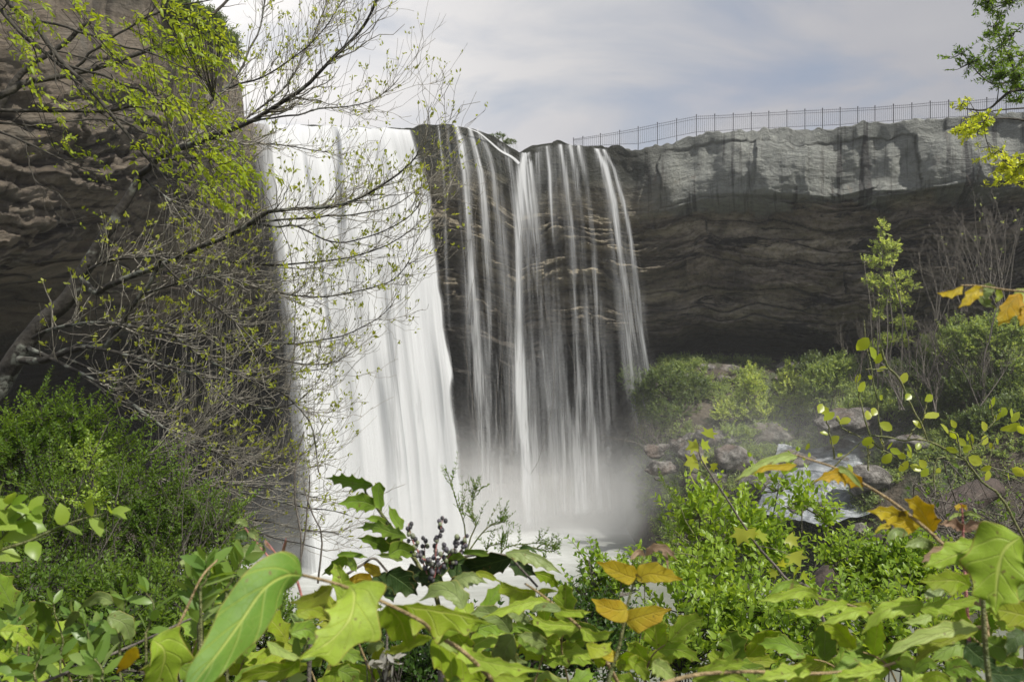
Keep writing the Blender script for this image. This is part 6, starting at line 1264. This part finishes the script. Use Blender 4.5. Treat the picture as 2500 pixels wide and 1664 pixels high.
VL = [(810, 235, 60, 70, 140), (900, 320, 45, 55, 120), (945, 350, 45, 50, 110), (965, 370, 30, 50, 110), (990, 470, 40, 20, 90), (1200, 560, 35, 50, 110), (790, 640, 40, 55, 110), (760, 560, 22, 50, 90), (880, 550, 22, 18, 50), (980, 745, 28, 26, 60), (860, 910, 36, 42, 90), (915, 880, 38, 40, 90), (1465, 930, 85, 42, 170), (1330, 1000, 38, 42, 90), (1440, 750, 45, 45, 90), (1240, 740, 40, 30, 80),
      (400, 850, 34, 50, 100), (440, 870, 40, 50, 100), (490, 930, 36, 55, 110), (575, 950, 30, 40, 80), (640, 970, 46, 40, 100), (1030, 1020, 55, 50, 110), (440, 1085, 34, 22, 70), (540, 1150, 42, 46, 100), (1680, 1100, 34, 50, 100), (1750, 1170, 34, 45, 90), (1600, 1040, 26, 60, 100), (1680, 1000, 26, 40, 80), (1850, 1150, 22, 60, 100), (1810, 1110, 20, 45, 90), (1970, 1150, 44, 50, 100), (1810, 1235, 44, 40, 90), (1880, 1345, 65, 48, 130),
      (2145, 885, 44, 44, 100), (2095, 930, 24, 44, 90), (2035, 790, 34, 60, 110), (2270, 930, 30, 55, 110), (2220, 890, 22, 50, 90), (1970, 1020, 30, 55, 90), (2180, 1035, 50, 24, 100), (2250, 1030, 60, 35, 120), (2040, 1210, 20, 48, 90), (2090, 1160, 20, 36, 70), (1660, 1245, 50, 26, 100), (2330, 1050, 40, 40, 90), (280, 1215, 18, 40, 70), (300, 1290, 24, 20, 60),
      (850, 1160, 40, 50, 100), (880, 1190, 36, 46, 90), (985, 1190, 34, 50, 100), (1060, 1200, 20, 40, 80), (1040, 1330, 46, 55, 110), (1120, 1260, 40, 30, 90), (1200, 1400, 40, 60, 120), (1260, 1230, 20, 50, 90), (1340, 1210, 26, 40, 80), (1250, 1290, 20, 40, 70), (1310, 1420, 60, 40, 100), (1380, 1380, 50, 36, 100), (1180, 1300, 40, 40, 80), (1400, 1460, 40, 50, 90), (1530, 1440, 24, 30, 60), (1990, 1420, 50, 30, 90), (2000, 1490, 40, 60, 100), (2190, 1500, 40, 40, 90), (2300, 1450, 60, 50, 110), (690, 1420, 24, 44, 80), (590, 1290, 30, 20, 70)]
for (x, y, hx, hy, L_) in VL:
    p = P(*R('V', x, y), DV+rng.uniform(-.08, .05)); ang = math.atan2(hy, hx)*(1 if rng.random() < .6 else -1)+rng.normal()*.2
    up_ = rng.random() < .65; dv = np.array([math.cos(ang)*(1 if rng.random() < .5 else -1), rng.normal()*.4, abs(math.sin(ang)) if up_ else -abs(math.sin(ang))])
    L2 = L_/3.92/F*DV*1.15; dv = dv/np.linalg.norm(dv)
    Lv.add(p-dv*L2*.5, dv, np.array([rng.normal()*.5, -1, .5+rng.normal()*.5]), L2, min(L2*.75, min(hx, hy)*2/3.92/F*DV*1.15), curl=rng.uniform(-.2, .3))
Lv.build('foliage', M_VINE, o)
# grape-leaved shoot
o = empty('wild_grape_shoot', np.array([P(2090, 1700, 2.0)[0], 2.0, float(HT(.9, 2.0))]), 'single leaning shoot with lobed bright leaves at its tip, before the boulders', 'vine')
T = Tubes(); main = pts3('D', [(275, 40), (285, 130), (330, 210), (410, 330), (480, 440), (560, 560), (650, 700), (760, 820), (850, 920), (1010, 1010), (1200, 1600)], 2.0)
T.line(main, .0016, .0045, 6, K=50, wob=.001); T.line(pts3('D', [(330, 215), (290, 180), (250, 160)], 2.0), .001, .0007, 5); T.line(pts3('D', [(350, 240), (370, 200), (372, 180)], 2.0), .001, .0007, 5); T.line(pts3('D', [(650, 700), (760, 720), (860, 760)], 2.0), .0012, .0008, 5); T.build('stems', M_BROWN, o)
Lv = Leaves('maple')
for (x, y, dx, dy, L_, wd) in [(275, 60, -1, 0, 85, 90), (290, 50, 1, .2, 85, 80), (330, 5, .3, -.6, 70, 90), (270, 160, -1, .1, 95, 110), (290, 145, .6, .1, 60, 60), (372, 170, .1, 1, 70, 50), (560, 590, -.4, .8, 110, 110), (600, 590, .3, .6, 80, 80), (640, 610, 1, .7, 110, 70), (840, 640, .6, .3, 90, 90), (880, 740, .1, .3, 110, 120), (800, 830, 0, -.3, 70, 60), (900, 840, .1, .3, 80, 90), (930, 880, 1, .5, 80, 60), (770, 860, -1, 1, 60, 60)]:
    p = P(*R('D', x, y), 2.0+rng.uniform(-.05, .05)); Lv.add(p, np.array([dx, rng.normal()*.3, -dy-.15]), np.array([rng.normal()*.3, -1, .7]), L_/2.613/F*2, wd/2.613/F*2*1.1)
Lv.build('foliage', M_VINE, o)

# ------------------------------------------------------------------ honeysuckle shoots, lower left
def shoots(name, label, cat, stems_, reg, d, nn, L, Wd, mat, tpl='oval', r=.0016, grp=None, up=.5):
    s0 = stems_[0]; p0 = P(*R(reg, *s0[0]), d); p0[2] = float(HT(p0[0], p0[1])); o = empty(name, p0, label, cat, grp)
    T = Tubes(); Lv = Leaves(tpl)
    for i, pts in enumerate(stems_):
        dd = d+rng.uniform(-.04, .04); q, rr_ = T.line(pts3(reg, pts, dd), r*1.4, r*.6, 6, K=24, wob=.001)
        a = q[0]; g_ = np.array([a[0]*.5+p0[0]*.5, a[1], p0[2]]); T.line([a, a*.5+g_*.5+[.01, 0, 0], g_], r*1.4, r*1.8, 6, K=10)
        n = nn if np.isscalar(nn) else nn[i]
        for s in np.linspace(.06, .97, n):
            k = s*23; k0 = min(int(k), 22); pos = q[k0]+(q[k0+1]-q[k0])*(k-k0); tan = norm(q[k0+1]-q[k0]); sd_ = norm(np.cross(tan, [0, 1, 0]+rng.normal(size=3)*.5))
            sz = rng.uniform(.8, 1.1)*(1 if s < .8 else .7)
            for sg in (1, -1):
                Lv.add(pos, tan*up*rng.uniform(.8, 1.6)+sd_*sg+np.array([0, rng.normal()*.35, .05]), np.array([0, -.7, 1.0])+rng.normal(size=3)*.55, L*sz, Wd*sz, curl=rng.uniform(-.25, .15))
        Lv.add(q[-1], norm(q[-1]-q[-2])+rng.normal(size=3)*.1, np.array([0, -1, .6]), L*.7, Wd*.5)
    T.build('stems', M_STEM, o); Lv.build('foliage', mat, o); return o
shoots('honeysuckle', 'arching shoot with big round bright leaves at the left edge, before the dark bush', 'vine', [[(-60, 870), (60, 830), (200, 780), (330, 720), (450, 680), (540, 655), (610, 640)]], 'A', 1.0, 5, .034, .023, M_PRIVET, grp=None, up=.5)
shoots('honeysuckle', 'cluster of large rounded bright leaves cut off by the left edge', 'vine', [[(-120, 900), (-40, 820), (40, 740), (90, 690), (170, 630)], [(-150, 760), (-60, 700), (0, 650), (60, 590)]], 'A', .95, 4, .036, .024, M_PRIVET, up=.7)
GH = 'leafy upright shoots along the bottom left'
M_HONEY = leaf_mat('honeysuckle_leaf', (.13, .24, .05), (.22, .34, .07), tr=.4, rough=.35, c3=(.33, .42, .16))
HS = [([[(660, 1400), (655, 1300), (670, 1200), (690, 1110)]], 'upright shoot of pointed leaf pairs left of the blotchy yellow-green leaf', 1.0), ([[(480, 1420), (485, 1340), (470, 1270), (400, 1210)], [(500, 1400), (520, 1340), (570, 1290)]], 'leafy shoot just left of the upright pointed one', 1.05), ([[(85, 1568), (90, 1400), (100, 1290), (95, 1200)]], 'thin upright shoot with long narrow leaves near the left bottom corner', 1.0),
      ([[(340, 1568), (330, 1440), (345, 1330), (310, 1230), (290, 1130)]], 'tall shoot of narrow leaves between the corner shoot and the pointed one', 1.1), ([[(800, 1300), (830, 1220), (840, 1150), (800, 1070)]], 'shoot with pale leaf pairs above the blotchy leaf', 1.0), ([[(1090, 1260), (1100, 1160), (1090, 1080), (1040, 1010)], [(1100, 1250), (1150, 1180), (1180, 1080)]], 'bright leafy shoot left of the huge drooping leaf', .9),
      ([[(1100, 1050), (1140, 980), (1130, 910)], [(1240, 1060), (1290, 960), (1340, 890)]], 'small shoot with round leaf tips above the huge leaf base', .9), ([[(560, 1568), (560, 1500), (520, 1440)], [(200, 1568), (190, 1500), (230, 1420)], [(-20, 1500), (40, 1420), (20, 1320)]], 'low mixed shoots at the very bottom left', .95),
      ([[(1550, 1568), (1640, 1440), (1690, 1300), (1650, 1240)]], 'leafy shoot half hidden between the two largest leaves', 1.0)]
for i, (st_, lb, d) in enumerate(HS): shoots('leafy_shoot', lb, 'plant', st_, 'A', d, 5, .036, .0135, M_HONEY, 'oval', .0012, GH, .8)
# the long straight bramble cane running through
o = plant('long straight brown cane slanting up behind the shoots, bottom left', 60, 1900, 1.05, 'vine', 'bramble_cane', None); stalk(o, 'A', [(120, 1620), (330, 1530), (600, 1420), (830, 1320), (1000, 1240), (1180, 1165)], 1.05, 1.1, .0022, .0014, M_BROWN); foot(o, 'A', 120, 1620, 1.05, .003)
# dry seed heads and pale dead leaves low in the middle
o = plant('bleached dry leaf cluster low between the big green leaves', 950, 2000, 1.0, 'plant', 'dead_weed', None)
Lv = Leaves('oval'); T = Tubes(); M_DRY = leaf_mat('bleached_leaf', (.30, .29, .26), (.45, .44, .42), tr=.2)
for i in range(26):
    p = P(*R('B', 640+rng.normal()*55, 1460+rng.normal()*40), .95); Lv.add(p, norm(rng.normal(size=3)), rng.normal(size=3), rng.uniform(.012, .02), .006); T.line([p, p+[rng.normal()*.01, .02, -.06]], .0006, .0008, 4, K=4)
T.line([P(*R('B', 640, 1480), .96), P(*R('B', 640, 1600), .97), np.array(o.location)], .001, .002, 5); T.build('stems', M_BROWN, o); Lv.build('foliage', M_DRY, o)

# ------------------------------------------------------------------ further holly-leaved fronds filling the bottom edge behind the near ones
def frond(o, x0, y0, x1, y1, d, np_, Lpx, ks, seed, sag=60):
    """one compound leaf: a stalk with pairs of spiny leaflets, in photo pixels"""
    rg = np.random.default_rng(seed); mx_, my_ = (x0+x1)/2+rg.uniform(-40, 40), (y0+y1)/2-sag
    q = resample(np.array([[x0, y0, 0], [mx_, my_, 0], [x1, y1, 0]], float), 30)
    T = Tubes(); T.line(pts3('S', [(a[0], a[1]) for a in q[::5]], d, d-.06), .0018, .0008, 6, K=24); T.build('stalk', M_REDSTEM, o)
    for i in range(np_):
        s = .25+.75*i/(np_-1); k = int(s*28); c = q[k]; t_ = norm(q[k+1]-q[k]); n_ = np.array([-t_[1], t_[0], 0])
        for sg in ((1, -1) if i < np_-1 else (0,)):
            dr = norm(n_*sg*1.0+t_*(.5 if sg else 1)+rg.normal(size=3)*.14*np.array([1, 1, 0])); L = Lpx*rg.uniform(.8, 1.1)*(1-.15*s)
            e = c+dr*L*(.75 if sg*n_[1] < 0 else 1); m_ = (c+e)/2+np.array([0, -.10*L, 0]); dd = d-.06*s
            w = L*rg.uniform(.22, .30)
            hleaf(o, 'S', [(c[0], c[1]), (m_[0], m_[1]), (e[0], e[1]+.06*L)], w, w*rg.uniform(.8, 1.2), ks[rg.integers(len(ks))], dd, dd-rg.uniform(-.03, .05), roll=rg.uniform(-35, 35), fold=rg.uniform(.1, .3), ns=3, sp=rg.uniform(.25, .4), shade=rg.random(), seed=seed*31+i*3+sg)
FR = [('holly-leaved shrub showing between the huge leaf and the berries, low behind them', 1000, 1.0, [(960, 1760, 850, 1480), (1130, 1780, 1180, 1500), (1260, 1790, 1330, 1540), (820, 1800, 700, 1560)], 'LYMLY'),
      ('holly-leaved shrub under the toothed pale leaves, bottom right of centre', 1500, 1.05, [(1560, 1800, 1640, 1560), (1420, 1790, 1380, 1520), (1760, 1820, 1830, 1600)], 'LYMPL'),
      ('holly-leaved shrub behind the bottom right corner, half shaded', 2300, .95, [(2230, 1800, 2080, 1580), (2420, 1800, 2360, 1540), (2100, 1800, 1960, 1600), (2500, 1750, 2480, 1450)], 'MLYML'),
      ('holly-leaved shrub among the leafy upright shoots, bottom left', 200, 1.15, [(230, 1800, 120, 1540), (420, 1800, 500, 1520), (40, 1780, 30, 1480), (560, 1800, 600, 1600)], 'LMYLM')]
for i, (lb, px_, d, fr_l, ks) in enumerate(FR):
    o = plant(lb, px_, 2200, d)
    for j, (a, b_, c, e) in enumerate(fr_l):
        frond(o, a, b_, c, e, d+.05*j, 4, 140/d, ks, i*17+j*5+3)
        st = pts3('S', [(a, b_)], d+.05*j)[0]; T = Tubes(); T.line([st, st*.6+np.array(o.location)*.4, np.array(o.location)], .0018, .004, 6, K=10); T.build('stem', M_BROWN, o)
